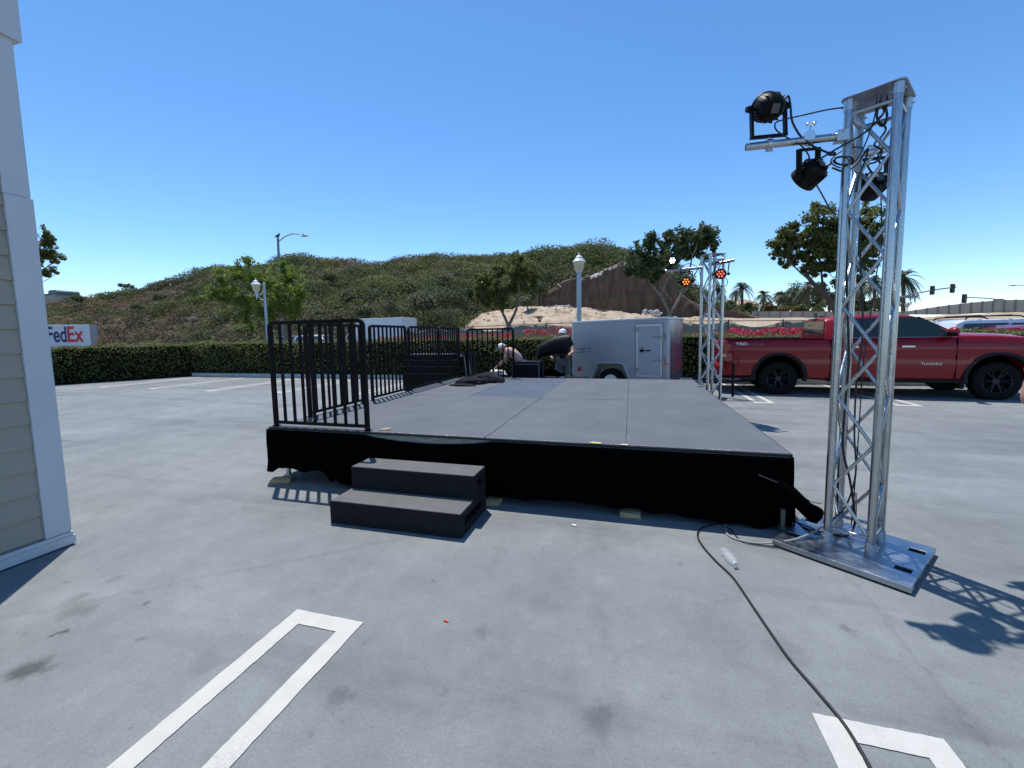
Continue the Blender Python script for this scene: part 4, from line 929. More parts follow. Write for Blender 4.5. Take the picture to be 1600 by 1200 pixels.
a = [bm.verts.new((.93 + .04*(z - 1.36)/.44 - .006, y, z)) for (y, z) in rr]; b = [bm.verts.new((.93 + .04*(z - 1.36)/.44 - .011, y, z)) for (y, z) in rr]
bm.faces.new(a); bm.faces.new(b[::-1]); [bm.faces.new((a[i], b[i], b[(i+1) % 6], a[(i+1) % 6])) for i in range(6)]; obj('rear_window', bm, M_glass, TR)
bm = BM(); box(bm, .90, .99, W2 - .2, W2 + .2, 1.80, 1.83); obj('brake_light', bm, mat('dark_red_lens', (.10, .005, .005), .2), TR, bevel=.005)
bm = BM(); prism(bm, [(1.0, 1.86), (1.10, 1.905), (1.22, 1.88)], W2 - .02, W2 + .02, 'y'); obj('roof_fin', bm, M_black, TR, bevel=.004)
bm = BM(); box(bm, -1.14, .92, .035, .135, 1.3535, 1.368); box(bm, -1.14, .92, 1.835, 1.935, 1.3535, 1.368); box(bm, -1.19, -1.12, .1, 1.87, 1.3535, 1.366); obj('bed_rail_cap', bm, M_black, TR, bevel=.003)
bm = BM(); box(bm, -.9, .75, .16, 1.80, 1.12, 1.15); obj('bed_cover', bm, M_black, TR)
# tail, bumper, lights
bm = BM(); box(bm, -1.255, -1.238, .26, 1.71, .80, 1.27); obj('tailgate', bm, M_red, TR, bevel=.006)
for (ya, yb_) in ((.018, .20), (1.77, 1.952)):
    bm = BM(); prism(bm, [(-1.225, .84), (-1.10, .80), (-1.02, .86), (-1.06, 1.24), (-1.20, 1.28), (-1.235, 1.2)], ya, yb_, 'y'); lt = obj('tail_light', bm, mat('tail_lens', (.28, .006, .008), .12, coat=1), TR, bevel=.008)
    bm = BM(); box(bm, -1.238, -1.16, ya - .004, yb_ - .03, .93, .99); obj('reverse_light', bm, mat('clear_lens', (.6, .5, .5), .1), lt, bevel=.004)
bm = BM(); prism(bm, [(-1.36, .50), (-1.34, .70), (-1.20, .73), (-1.10, .70), (-1.12, .50)], .06, 1.90, 'y'); obj('rear_bumper', bm, M_red, TR, bevel=.02)
bm = BM(); box(bm, -1.38, -1.20, .55, 1.42, .42, .52); obj('hitch', bm, M_black, TR, bevel=.01)
bm = BM(); prism(bm, [(4.86, .45), (5.03, .50), (5.03, .78), (4.90, .82)], .15, 1.82, 'y'); obj('front_bumper', bm, M_red, TR, bevel=.02)
bm = BM(); box(bm, 4.90, 4.965, .45, 1.52, .82, 1.14); obj('grille', bm, M_black, TR, bevel=.01)
for y in (.10, 1.62): bm = BM(); prism(bm, [(4.62, .98), (4.93, .95), (4.93, 1.12), (4.70, 1.18)], y, y + .25, 'y'); obj('headlight', bm, mat('head_lens', (.5, .5, .52), .1, spec=1), TR, bevel=.01)
# door lines, handles, mirrors
for near in (True,):
    for x in (1.03, 2.19, 3.29):
        bm = BM(); box(bm, x - .004, x + .004, -.0025, .03, .46, 1.33); obj('door_gap', bm, mat('void_black', (.004,)*3, .95), TR)
bm = BM(); box(bm, .97, 3.48, -.006, .04, .352, .43); obj('rocker_panel', bm, M_black, TR, bevel=.01)
for (xa) in (1.30, 2.32):
    bm = BM(); box(bm, xa, xa + .24, -.042, -.020, 1.135, 1.178); box(bm, xa + .01, xa + .04, -.03, .03, 1.145, 1.17); box(bm, xa + .2, xa + .23, -.03, .03, 1.145, 1.17); obj('door_handle', bm, M_chrome, TR, bevel=.008)
for s, y in ((-1, -.14), (1, 2.11)):
    bm = BM(); ball(bm, (3.14, y, 1.47), .115, (.75, 1.15, .85)); mr = obj('mirror', bm, M_red, TR, smooth=60)
    bm = BM(); ball(bm, (3.125, y, 1.435), .108, (.78, 1.12, .62)); box(bm, 3.14, 3.22, min(y, y - s*.16), max(y, y - s*.16), 1.37, 1.43); obj('mirror_base', bm, M_black, mr, smooth=60)
# seats seen dimly are left dark behind the glass
text('TUNDRA', .078, M_chrome, TR, Matrix.Translation((2.86, -.016, .77)) @ UP, extr=.004, sx=1.15)
text('TRD', .088, mat('decal_white', (.75, .75, .76), .5), TR, Matrix.Translation((-.82, .006, 1.24)) @ UP, extr=.004, sx=1.5, bold=.002)
text('4x4 OFF ROAD', .045, mat('decal_grey', (.30, .24, .25), .5), TR, Matrix.Translation((-.53, .006, 1.232)) @ UP, extr=.004, sx=1.15)
for x in (-.32, ): bm = BM(); box(bm, 0, .001, 0, .001, 0, .001); bm.free()
bm = BM(); box(bm, 3.42, 3.50, .10, .22, .22, .44); obj('mud_flap', bm, M_black, TR)

# ------------------------------------------------------------------ cargo trailer
ta = at(895, 503, 10.95); tb = at(1046, 496, 10.2); td = (tb - ta); td.z = 0; LT = td.length
TL = thing('cargo_trailer', 'small enclosed grey cargo trailer with a side door and V nose behind the stage', 'trailer', (ta.x, ta.y, 0), math.atan2(td.y, td.x))
TL.rotation_euler = (0, -R_(.6), math.atan2(td.y, td.x))
M_trl = mat('trailer_skin', (0.36, 0.37, 0.39), .42, .35, var=.07, scale=1.6, bump=.10, bscale=3.0, detail=3)
M_trl2 = mat('trailer_nose', (0.22, 0.22, 0.28), .25, .7, var=.06, scale=2, bump=.15, bscale=2.5)
M_trt = mat('trailer_trim', (0.50, 0.53, 0.57), .38, .7)
HT = 1.88; WT = 1.50; nose = [(0, 0), (LT, 0), (LT + .06, .35), (LT + .09, WT/2), (LT + .06, WT - .35), (LT, WT), (0, WT)]
bm = BM(); prism(bm, [(0, .0), (LT - .0, .0), (LT, WT), (0, WT)], .42, HT); body = obj('body', bm, M_trl, TL)
bm = BM(); prism(bm, [(.55, .40), (1.50, .40), (1.36, .78), (1.22, .80), (.83, .80), (.70, .78)], -.1, .33, 'y'); c = obj('cutter', bm, M_trl); c.location = TL.location; c.rotation_euler = TL.rotation_euler; bpy.context.view_layer.update(); boolcut(body, [c])
bm = BM(); prism(bm, [(LT + .002, .001), (LT + .06, .35), (LT + .09, WT/2), (LT + .06, WT - .35), (LT + .002, WT - .001)], .42, HT - .002); obj('nose', bm, M_trl2, TL)
bm = BM()
def offp(P, d):
    c = (LT*.5, WT*.5); return [((x - c[0])*(1 + d/ (LT*.55)) + c[0], (y - c[1])*(1 + d/(WT*.5)) + c[1]) for (x, y) in P]
prism(bm, offp(nose, .012), HT - .045, HT + .012); obj('roof', bm, M_trt, TL, bevel=.012)
bm = BM(); box(bm, -.008, .035, -.007, .03, .42, HT - .046); box(bm, LT - .04, LT + .03, -.007, .03, .42, HT - .046); box(bm, .0, .54, -.0065, .02, .38, .45); box(bm, 1.51, LT - .04, -.0065, .02, .38, .45); obj('corner_trim', bm, M_trt, TL, bevel=.004)
for x in (.0,): pass
bm = BM()
for x in (1.02, 1.60): box(bm, x - .002, x + .002, -.0015, .01, .85 if x < 1.5 else .46, HT - .05)
for i in range(34): ball(bm, (.08 + i*.072, -.001, HT - .07), .004, u=6, v=4)
obj('seam_rivets', bm, M_trt, TL)
# fender
fo = [(.50, .40), (.66, .80), (.73, .845), (1.32, .845), (1.39, .80), (1.55, .40)]; fi = [(.545, .40), (.695, .78), (.75, .81), (1.30, .81), (1.36, .78), (1.505, .40)]
bm = BM(); secs = [[(p[0], -.05, p[1]), (p[0], .02, p[1]), (q[0], .02, q[1]), (q[0], -.05, q[1])] for p, q in zip(fo, fi)]; loft(bm, secs); obj('fender', bm, M_trt, TL, bevel=.004)
Mx = Matrix.Translation((1.02, .12, .34)) @ Matrix.Rotation(R_(90), 4, 'X')
bm = BM(); lathe(bm, [(.17, .06), (.19, .09), (.25, .10), (.31, .085), (.335, .05), (.335, -.05), (.30, -.09), (.17, -.08), (.17, .06)], 36, Mx, cap=False); wh = obj('wheel', bm, M_rub, TL, smooth=50)
bm = BM(); lathe(bm, [(.195, .075), (.18, .085), (.165, .07), (.14, .03), (.10, .05), (.07, .05), (.06, .09), (0, .095)], 28, Mx); obj('rim', bm, M_white, wh, smooth=40)
bm = BM()
for k in range(8):
    a = 6.283*k/8; lathe(bm, [(.018, .0), (.018, .048), (0, .0485)], 10, Mx @ Matrix.Translation((.122*math.cos(a), .122*math.sin(a), 0)))
obj('rim_hole', bm, M_black, wh)
# side door
DX0, DX1 = 1.68, LT - .13
bm = BM(); box(bm, DX0, DX1, -.012, .0, .50, HT - .13); dr = obj('door', bm, mat('door_skin', (.37, .395, .43), .4, .3, var=.05, scale=2), TL)
bm = BM()
for (a, b, c, d) in ((DX0, DX0 + .045, .50, HT - .13), (DX1 - .045, DX1, .50, HT - .13)): box(bm, a, b, -.020, -.0125, c, d)
box(bm, DX0 + .0455, DX1 - .0455, -.020, -.0125, .50, .54); box(bm, DX0 + .0455, DX1 - .0455, -.020, -.0125, HT - .185, HT - .13); obj('door_frame', bm, mat('door_trim', (.62, .65, .68), .35, .7), dr, bevel=.002)
bm = BM(); box(bm, DX0 - .012, DX0 - .001, -.006, .004, .49, HT - .12); box(bm, DX1 + .001, DX1 + .010, -.006, .004, .49, HT - .12); box(bm, DX0 - .012, DX1 + .01, -.006, .004, HT - .129, HT - .119); obj('door_seal', bm, M_black, dr)
for z in (.62, 1.58):
    bm = BM(); box(bm, DX0 - .06, DX0 + .05, -.034, -.021, z, z + .10); obj('hinge', bm, mat('dull_steel', (.30, .31, .33), .45, .8), dr, bevel=.004)
bm = BM(); z = 1.12
tube(bm, [(DX0 + .08, -.04, z), (DX0 + .34, -.04, z)], .009, 8); box(bm, DX0 + .10, DX0 + .17, -.035, -.0125, z - .03, z + .03); tube(bm, [(DX0 + .15, -.045, z - .05), (DX0 + .15, -.045, z + .10)], .007, 8)
box(bm, DX0 + .26, DX0 + .34, -.05, -.03, z - .014, z + .014); obj('latch_bar', bm, M_black, dr)
for z in (.88, 1.43):
    bm = BM(); tube(bm, [(DX1 - .24, -.035, z), (DX1 - .02, -.045, z + .01)], .008, 8); box(bm, DX1 - .01, DX1 + .045, -.05, -.012, z - .05, z + .08); obj('catch', bm, mat('dull_steel', (.3,)*3), dr, bevel=.003)
bm = BM(); box(bm, LT - .10, LT + .0, -.016, -.0075, .78, .83); obj('marker_light', bm, mat('orange_lens', (.65, .20, .05), .3), TL, bevel=.004)
bm = BM(); prism(bm, [(.12, .60), (.27, .60), (.195, .73)], -.012, 0, 'y'); obj('reflector', bm, mat('red_reflector', (.35, .03, .06), .3), TL)
bm = BM(); z = 1.12    # small outlined maker's emblem
for (a, b, c, d) in ((.10, .34, z + .045, z + .055), (.06, .30, z - .05, z - .04), (.24, .50, z + .06, z + .068), (.20, .46, z - .028, z - .02)): box(bm, a, b, -.006, 0, c, d)
for (x, zz) in ((.08, z), (.32, z + .02), (.47, z + .02)): box(bm, -.004, .004, -.006, 0, -.05, .05, Matrix.Translation((x, 0, zz)) @ Matrix.Rotation(R_(20), 4, 'Y'))
obj('emblem', bm, M_chrome, TL)
bm = BM(); tube(bm, [(LT + .3, .2, .36), (LT + 1.5, WT/2, .40)], .035, 8); tube(bm, [(LT + .3, WT - .2, .36), (LT + 1.5, WT/2, .40)], .035, 8); box(bm, LT + 1.4, LT + 1.62, WT/2 - .05, WT/2 + .05, .38, .46)
tube(bm, [(LT + 1.25, WT/2, .02), (LT + 1.25, WT/2, .80)], .03, 10); tube(bm, [(LT + 1.25, WT/2, .78), (LT + 1.25, WT/2 - .14, .78)], .012, 8); box(bm, LT + .6, LT + 1.0, WT/2 - .2, WT/2 + .2, .38, .45); obj('drawbar', bm, M_black, TL, smooth=40)
bm = BM(); box(bm, 0, LT, .35, WT - .35, .30, .419); obj('chassis', bm, M_black, TL)

# ------------------------------------------------------------------ clutter on and behind the stage
def case(label, cx_, cy_, z, w, d, h, rz=0, cat='road case', lid=.06, name='road_case', m=None):
    t = thing(name, label, cat, (cx_, cy_, z), rz)
    m = m or mat('case_black', (.004, .005, .009), .6, spec=.12, var=.2, scale=5)
    bm = BM(); box(bm, -w/2, w/2, -d/2, d/2, .05, h - lid); obj('body', bm, m, t, bevel=.008)
    bm = BM(); box(bm, -w/2, w/2, -d/2, d/2, h - lid + .004, h); obj('lid', bm, m, t, bevel=.008)
    bm = BM()
    for sx in (-1, 1):
        for sy in (-1, 1): box(bm, sx*w/2 - .012, sx*w/2 + .012, sy*d/2 - .012, sy*d/2 + .012, .05, h - .01)
    box(bm, -w/2, w/2, -d/2 - .006, -d/2, h - lid - .012, h - lid + .014); obj('edge_strip', bm, mat('strip_grey', (.10, .105, .11), .5, .5), t, bevel=.003)
    for sx in (-1, 1):
        bm = BM(); tube(bm, [(sx*w*.36 - .015, -d*.36, .03), (sx*w*.36 + .015, -d*.36, .03)], .028, 10); obj('castor', bm, M_rub, t)
    return t
p = at(825, 588, 9.35); case('black road case standing behind the stage right of the back railing', p.x, 9.35, .50, .62, .45, .46)
bm = BM()
p = gp(748, 597, ZD); cb = []
def crumple(label, parts, name='cloth_bundle', cat='cloth', m=None):
    t = thing(name, label, cat, parts[0][0]); base = Vector(parts[0][0])
    for i, (c, r, s, sd) in enumerate(parts):
        bm = BM(); bmesh.ops.create_icosphere(bm, subdivisions=4, radius=1)
        for v in bm.verts:
            n_ = v.co.copy(); k = 1 + .28*MN.noise(n_*1.7 + Vector((sd, 0, 0))) + .14*abs(MN.noise(n_*4 + Vector((0, sd, 0)))) ; v.co = Vector((n_.x*s[0], n_.y*s[1], max(n_.z, -.25)*s[2]))*r*k
            v.co += Vector(c) - base
        obj('fold', bm, m or mat('charcoal_cloth', (.022, .022, .022), .95, spec=.1, bump=.4, bscale=90), t, smooth=60)
    return t
z = ZD
q1 = gp(735, 600, z); q2 = gp(762, 597, z); q3 = gp(722, 602, z)
crumple('crumpled charcoal cloth lying on the back left of the stage deck', [((q2.x, q2.y, z + .015), .27, (1.25, .9, .62), 1.0), ((q1.x, q1.y, z + .02), .23, (1.25, .8, .50), 4.0), ((q3.x + .05, q3.y - .1, z + .005), .16, (1.6, .6, .25), 7.0), ((q2.x + .1, q2.y - .12, z + .03), .16, (1.3, .6, .4), 9.0)])
# leaning folded panel / case lid behind the back railing
t = thing('leaning_panel', 'black and grey folded panel leaning upright behind the back railing', 'panel', (-3.72, 9.25, .5))
bm = BM(); box(bm, 0, .045, -.25, .25, 0, .64, Matrix.Rotation(R_(-6), 4, 'Y')); obj('panel', bm, M_black, t, bevel=.004)
bm = BM(); box(bm, .06, .15, -.25, .25, 0, .66, Matrix.Rotation(R_(-5), 4, 'Y')); obj('panel', bm, M_black, t, bevel=.004)
bm = BM(); box(bm, .0455, .0595, -.252, -.235, 0, .63, Matrix.Rotation(R_(-6), 4, 'Y')); box(bm, .151, .158, -.252, -.235, 0, .66, Matrix.Rotation(R_(-5), 4, 'Y')); box(bm, .02, .158, -.252, -.235, -.02, 0); obj('metal_edge', bm, mat('pale_edge', (.5, .5, .5), .5), t)
# stacked black equipment left of the stage behind the railing
stk = thing('equipment_rack', 'stack of three black shelves of equipment cases behind the left railing', 'equipment stack', (-4.9, 9.9, 0))
for i, (z0, z1, xx0, xx1) in enumerate(((.02, .62, -.75, .62), (.635, .80, -.72, .70), (.83, .96, -.68, .72), (.99, 1.11, -.66, .62))):
    bm = BM(); box(bm, xx0, xx1, -.35, .35, z0, z1); obj('case', bm, mat('case_black2', (.004, .004, .005), .6, spec=.12), stk, bevel=.02)
    bm = BM(); box(bm, xx0 + .03, xx1 - .03, -.36, -.02, z1 + .0005, z1 + .012); obj('lid_edge', bm, mat('lid_grey', (.14, .145, .155), .6), stk, bevel=.004)
for i, (z, x) in enumerate(((1.03, .84), (.86, .92), (.60, .94))):
    bm = BM(); ball(bm, (x, -.05, z), .15, (1.4, 1.1, .5)); obj('moulded_end', bm, mat('moulded_black', (.008, .009, .011), .5, spec=.2), stk, smooth=60)
# flat cases behind the stage
case('low flat black case on the ground right of the road case', at(858, 588, 9.5).x, 9.5, .46, .36, .3, .13, name='flat_case', cat='case', lid=.04)
case('long flat black case lying between the standing man and the trailer', at(900, 588, 9.35).x, 9.35, .50, .52, .25, .10, name='flat_case', cat='case', lid=.03)
crumple('dark low bundle between the road case and the standing man', [((at(856, 578, 9.8).x, 9.8, .60), .24, (1.3, .8, .5), 3.3)], 'dark_bundle', 'bundle', M_cloth)
for lbl, x, z1, w_, d_ in (('low black riser table holding the equipment just behind the stage', -1.9, .49, 2.2, .8),):
    t = thing('equipment_table', lbl, 'table', (x, 9.62, 0)); bm = BM(); box(bm, -w_/2, w_/2, -d_/2, d_/2, z1 - .04, z1 - .002); obj('table_top', bm, M_black, t, bevel=.004)
    for sx in (-1, 1):
        for sy in (-1, 1): bm = BM(); box(bm, sx*(w_/2 - .06) - .02, sx*(w_/2 - .06) + .02, sy*(d_/2 - .06) - .02, sy*(d_/2 - .06) + .02, .001, z1 - .041); obj('leg', bm, M_black, t)

# ------------------------------------------------------------------ people
def skin_mesh(name, V, E_, R, m, parent=None, sub=2):
    me = bpy.data.meshes.new(name); me.from_pydata([tuple(v) for v in V], E_, []); o = bpy.data.objects.new(name, me); COL.objects.link(o)
    md = o.modifiers.new('skin', 'SKIN'); 
    for i, r in enumerate(R):
        r = r if isinstance(r, tuple) else (r, r); me.skin_vertices[0].data[i].radius = r
    me.skin_vertices[0].data[0].use_root = True
    s = o.modifiers.new('sub', 'SUBSURF'); s.levels = sub; s.render_levels = sub
    bpy.context.view_layer.update(); dg = bpy.context.evaluated_depsgraph_get(); m2 = bpy.data.meshes.new_from_object(o.evaluated_get(dg)); o.modifiers.clear(); o.data = m2
    m2.materials.clear(); m2.materials.append(m); m2.polygons.foreach_set('use_smooth', [True]*len(m2.polygons))
    if parent: o.parent = parent
    return o
def person(label, J, clothes, cap=None, loc=(0, 0, 0), rz=0, hair=None, face=(0, -1, 0), curl=1.0):
    """J: joint dict (local metres)"""
    t = thing('person', label, 'person', loc, rz)
    names = ['pelvis','spine','chest','neck','head','crown','shL','elL','wrL','shR','elR','wrR','hipL','knL','anL','toL','hipR','knR','anR','toR']
    V = [Vector(J[n]) for n in names]; ix = {n: i for i, n in enumerate(names)}
    E_ = [('pelvis','spine'),('spine','chest'),('chest','neck'),('neck','head'),('head','crown'),('chest','shL'),('shL','elL'),('elL','wrL'),('chest','shR'),('shR','elR'),('elR','wrR'),('pelvis','hipL'),('hipL','knL'),('knL','anL'),('anL','toL'),('pelvis','hipR'),('hipR','knR'),('knR','anR'),('anR','toR')]
    R = dict(pelvis=(.115,.10), spine=(.125,.10), chest=(.145,.11), neck=.058, head=(.082,.09), crown=(.07,.075), shL=.06, elL=.047, wrL=.032, shR=.06, elR=.047, wrR=.032, hipL=.078, knL=.062, anL=.045, toL=.04, hipR=.078, knR=.062, anR=.045, toR=.04)
    b = skin_mesh('body', V, [(ix[a], ix[c]) for a, c in E_], [R[n] for n in names], M_skin, t)
    # hands: palm and five fingers
    for s in ('L', 'R'):
        w_, e = Vector(J['wr' + s]), Vector(J['el' + s]); d = (w_ - e).normalized(); sd = d.cross(Vector((0, 0, 1))); sd = sd.normalized() if sd.length > .1 else Vector((1, 0, 0)); up = sd.cross(d).normalized()
        HV_ = [w_ - d*.02, w_ + d*.045, w_ + d*.085]; HE = [(0, 1), (1, 2)]; HR = [.026, (.036, .02), (.038, .016)]
        for k in range(4):
            b0 = w_ + d*.088 + sd*(-.03 + .02*k); l = [.06, .07, .066, .05][k]; i = len(HV_)
            HV_ += [b0 + d*l*.3, b0 + d*l*.65 - up*.014*curl, b0 + d*l*.85 - up*.036*curl]; HE += [(2, i), (i, i+1), (i+1, i+2)]; HR += [.0095, .009, .0075]
        i = len(HV_); HV_ += [w_ + d*.035 + sd*-.042 - up*.008, w_ + d*.07 + sd*-.06 - up*.02]; HE += [(1, i), (i, i+1)]; HR += [.012, .009]
        skin_mesh('hand', HV_, HE, HR, M_skin, t, 2)
    for (nm, seq, rad, m) in clothes:
        Vs = []; Es = []; Rs = []; id2 = {}
        for ch in seq:
            prev = None
            for nme in ch:
                if isinstance(nme, tuple): a, c, f = nme; pos = Vector(J[a]).lerp(Vector(J[c]), f); key = nme; base = a
                else: pos = Vector(J[nme]); key = nme; base = nme
                if key not in id2:
                    id2[key] = len(Vs); Vs.append(pos); r0 = R[base]; r0 = r0 if isinstance(r0, tuple) else (r0, r0); Rs.append((r0[0] + rad, r0[1] + rad))
                if prev is not None and (id2[prev], id2[key]) not in Es: Es.append((id2[prev], id2[key]))
                prev = key
        skin_mesh(nm, Vs, Es, Rs, m, t)
    for s in 'LR':
        skin_mesh('shoe', [Vector(J['an'+s]) - Vector((0, 0, .03)), Vector(J['to'+s]), Vector(J['to'+s]) + (Vector(J['to'+s]) - Vector(J['an'+s]))*.35*Vector((1, 1, .1)) if False else Vector(J['to'+s])*1.0 + Vector(((J['to'+s][0]-J['an'+s][0])*.4, (J['to'+s][1]-J['an'+s][1])*.4, 0))], [(0, 1), (1, 2)], [.055, .05, .042], M_rub, t, 2)
    # face
    h = Vector(J['head']); c = Vector(J['crown']); up = (c - h).normalized(); fw = Vector(face).normalized(); fw = (fw - up*fw.dot(up)).normalized(); sd = fw.cross(up)
    hc = h + up*.03
    bm = BM(); tube(bm, [hc + fw*.085 + up*.02, hc + fw*.115 - up*.015, hc + fw*.09 - up*.025], [.008, .016, .01], 8); obj('nose', bm, M_skin, t, smooth=60)
    for s in (-1, 1):
        bm = BM(); ball(bm, hc + fw*.086 + sd*.032*s + up*.025, .011); obj('eye', bm, mat('eye', (.05, .04, .035), .2), t, smooth=60)
        bm = BM(); ball(bm, hc + sd*.088*s, .028, (.5, .7, 1)); obj('ear', bm, M_skin, t, smooth=60)
    bm = BM(); ball(bm, hc + fw*.088 - up*.045, .02, (1.1, .5, .35)); obj('mouth', bm, mat('lips', (.32, .12, .10), .5), t, smooth=60)
    if cap:
        up2 = (up - fw*.15).normalized(); Mc = Matrix.Translation(hc + up*.03 - fw*.005); rot = Matrix((sd, fw, up)).transposed().to_4x4()
        bm = BM(); ball(bm, (0, 0, .02), .107, (.97, 1.08, .98), 18, 12, Mc @ rot)
        for v in [v for v in bm.verts if (rot.inverted() @ Mc.inverted() @ v.co).z < .012]:
            q = rot.inverted() @ Mc.inverted() @ v.co; q.z = .012; v.co = Mc @ rot @ q
        cp = obj('cap', bm, cap, t, smooth=60)
        bm = BM(); n = 12; a = [(.085*math.cos(R_(15 + 150*k/n)), .09*math.sin(R_(15 + 150*k/n)) + .0) for k in range(n+1)]; b2 = [(.08*math.cos(R_(15 + 150*k/n)), .09 + .085*math.sin(R_(15 + 150*k/n))*1.0) for k in range(n+1)]
        secs = [[Mc @ rot @ Vector((p[0], p[1], .022)), Mc @ rot @ Vector((q[0], q[1], .012)), Mc @ rot @ Vector((q[0], q[1], .016)), Mc @ rot @ Vector((p[0], p[1], .028))] for p, q in zip(a, b2)]
        loft(bm, secs); obj('peak', bm, cap, cp, smooth=60)
    elif hair:
        bm = BM(); ball(bm, hc + up*.055 - fw*.012, .105, (.95, 1.02, .85)); obj('hair', bm, hair, t, smooth=60)
    return t
M_cap = mat('cap_white', (.72, .72, .70), .8); M_denim = mat('denim', (.06, .09, .17), .9, var=.2, scale=10)
# person 1: stooping, facing left, back to the sun
def stoop():
    S = lambda px, py, dy=0: Vector(at(px, py, 9.62 + dy)) - Vector((-2.60, 9.62, 0))
    J = dict(pelvis=(.05, .0, .90), hipL=(.05, -.10, .86), hipR=(.05, .10, .86), knL=(-.08, -.13, .47), knR=(-.04, .13, .47), anL=(.02, -.13, .09), anR=(.06, .14, .09), toL=(-.14, -.14, .05), toR=(-.10, .16, .05))
    J.update(spine=(-.02, 0, 1.06), chest=(-.17, 0, 1.20), neck=(-.29, -.01, 1.22), head=(-.37, -.02, 1.20), crown=(-.42, -.02, 1.29))
    J.update(shL=(-.18, -.19, 1.19), shR=(-.20, .19, 1.19), elL=(-.28, -.24, .95), elR=(-.36, .22, .97), wrL=(-.50, -.16, .80), wrR=(-.56, .14, .80)); return J
person('man in white cap and pale pink top stooping behind the back railing', stoop(),
       [('shirt', [['pelvis', 'spine', 'chest', ('neck', 'chest', .6)], ['chest', 'shL', ('shL', 'elL', .35)], ['chest', 'shR', ('shR', 'elR', .35)]], .022, mat('shirt_pink', (.58, .36, .33), .85, var=.1, scale=6)),
        ('trousers', [['pelvis', 'hipL', 'knL', 'anL'], ['pelvis', 'hipR', 'knR', 'anR']], .022, M_denim)], cap=M_cap, loc=(-2.60, 9.62, 0), face=(-1, 0, -.6))
crumple('crumpled white cloth under the hands of the stooping man', [((-3.12, 9.60, .62), .17, (1.3, .7, .7), 2.0), ((-3.28, 9.58, .58), .12, (1.4, .7, .5), 5.0)], 'white_cloth', 'cloth', mat('white_cloth', (.75, .72, .68), .9))
t = thing('work_stand', 'low dark stand carrying the white cloth behind the back railing', 'stand', (-3.17, 9.6, 0)); bm = BM(); box(bm, -.3, .3, -.2, .2, .50, .555); obj('top', bm, M_black, t)
for sx in (-1, 1):
    for sy in (-1, 1): bm = BM(); box(bm, sx*.26 - .015, sx*.26 + .015, sy*.17 - .015, sy*.17 + .015, .001, .499); obj('leg', bm, M_black, t)
# person 2: standing, holding the ribbed black duct
px = at(880, 520, 10.4).x
J = dict(pelvis=(0, 0, .92), spine=(0, 0, 1.08), chest=(0, .0, 1.28), neck=(0, -.01, 1.44), head=(-.01, -.03, 1.52), crown=(-.01, -.025, 1.60), shL=(-.18, 0, 1.35), shR=(.18, 0, 1.35), elL=(-.30, -.12, 1.12), elR=(.26, -.16, 1.12), wrL=(-.24, -.34, 1.02), wrR=(.20, -.36, 1.08),
         hipL=(-.10, 0, .88), hipR=(.10, 0, .88), knL=(-.12, -.02, .48), knR=(.12, -.02, .48), anL=(-.13, .02, .09), anR=(.13, .02, .09), toL=(-.15, -.13, .05), toR=(.15, -.13, .05))
person('man in a white cap and black shirt carrying a ribbed black case beside the trailer', J,
       [('shirt', [['pelvis', 'spine', 'chest', ('neck', 'chest', .7)], ['chest', 'shL', ('shL', 'elL', .5)], ['chest', 'shR', ('shR', 'elR', .5)]], .028, mat('shirt_black', (.015, .015, .016), .9)),
        ('trousers', [['pelvis', 'hipL', ('hipL', 'knL', .9), ], ['pelvis', 'hipR', ('hipR', 'knR', .9)]], .03, mat('grey_trousers', (.12, .12, .125), .9))], cap=M_cap, loc=(px, 10.4, 0), face=(-.1, -1, -.35))
bm = BM(); secs = []; A_, B_ = at(838, 553, 9.95), at(893, 541, 9.85)
for i in range(40):
    t_ = i/39; c = A_.lerp(B_, t_) + Vector((0, 0, .09*math.sin(math.pi*t_*.9))); r = (.17 + .05*t_)*(1 + .035*math.sin(t_*90)) * min(1, .25 + t_*9, .25 + (1 - t_)*9)
    secs.append([c + Vector((.03*math.sin(a), r*.75*math.cos(a), r*1.15*math.sin(a))) for a in np.linspace(0, 6.283, 21)[:-1]])
loft(bm, secs); tag(obj('ribbed_case', bm, mat('ribbed_black', (.006, .007, .009), .5, spec=.2), smooth=70), 'ribbed black soft case held up by the man beside the trailer', 'case')
# person 3: at the right edge, only elbow in view
e = at(1601, 612, 3.1)
J = dict(pelvis=(.36, 0, .93), spine=(.36, 0, 1.1), chest=(.34, 0, 1.32), neck=(.34, 0, 1.49), head=(.34, .02, 1.58), crown=(.34, .02, 1.67), shL=(.08, 0, 1.40), shR=(.53, 0, 1.40), elL=(0, -.02, 1.13), elR=(.64, -.02, 1.13), wrL=(.24, .06, 1.10), wrR=(.48, .12, 1.08),
         hipL=(.27, 0, .90), hipR=(.45, 0, .90), knL=(.30, .01, .49), knR=(.46, .01, .49), anL=(.32, 0, .09), anR=(.48, 0, .09), toL=(.33, .15, .05), toR=(.49, .15, .05))
P3 = person('person in off-white short-sleeved shirt at the right edge, only a bent elbow in view', J,
       [('shirt', [['pelvis', 'spine', 'chest', ('neck', 'chest', .7)], ['chest', 'shL', ('shL', 'elL', .62)], ['chest', 'shR', ('shR', 'elR', .72)]], .028, mat('shirt_cream', (.62, .60, .55), .9, var=.1, scale=40)),
        ('trousers', [['pelvis', 'hipL', 'knL', 'anL'], ['pelvis', 'hipR', 'knR', 'anR']], .022, mat('dark_trousers', (.05, .05, .06), .9))], hair=mat('hair_brown', (.05, .03, .02), .8), loc=(e.x + .01, e.y, 0), face=(0, 1, 0))

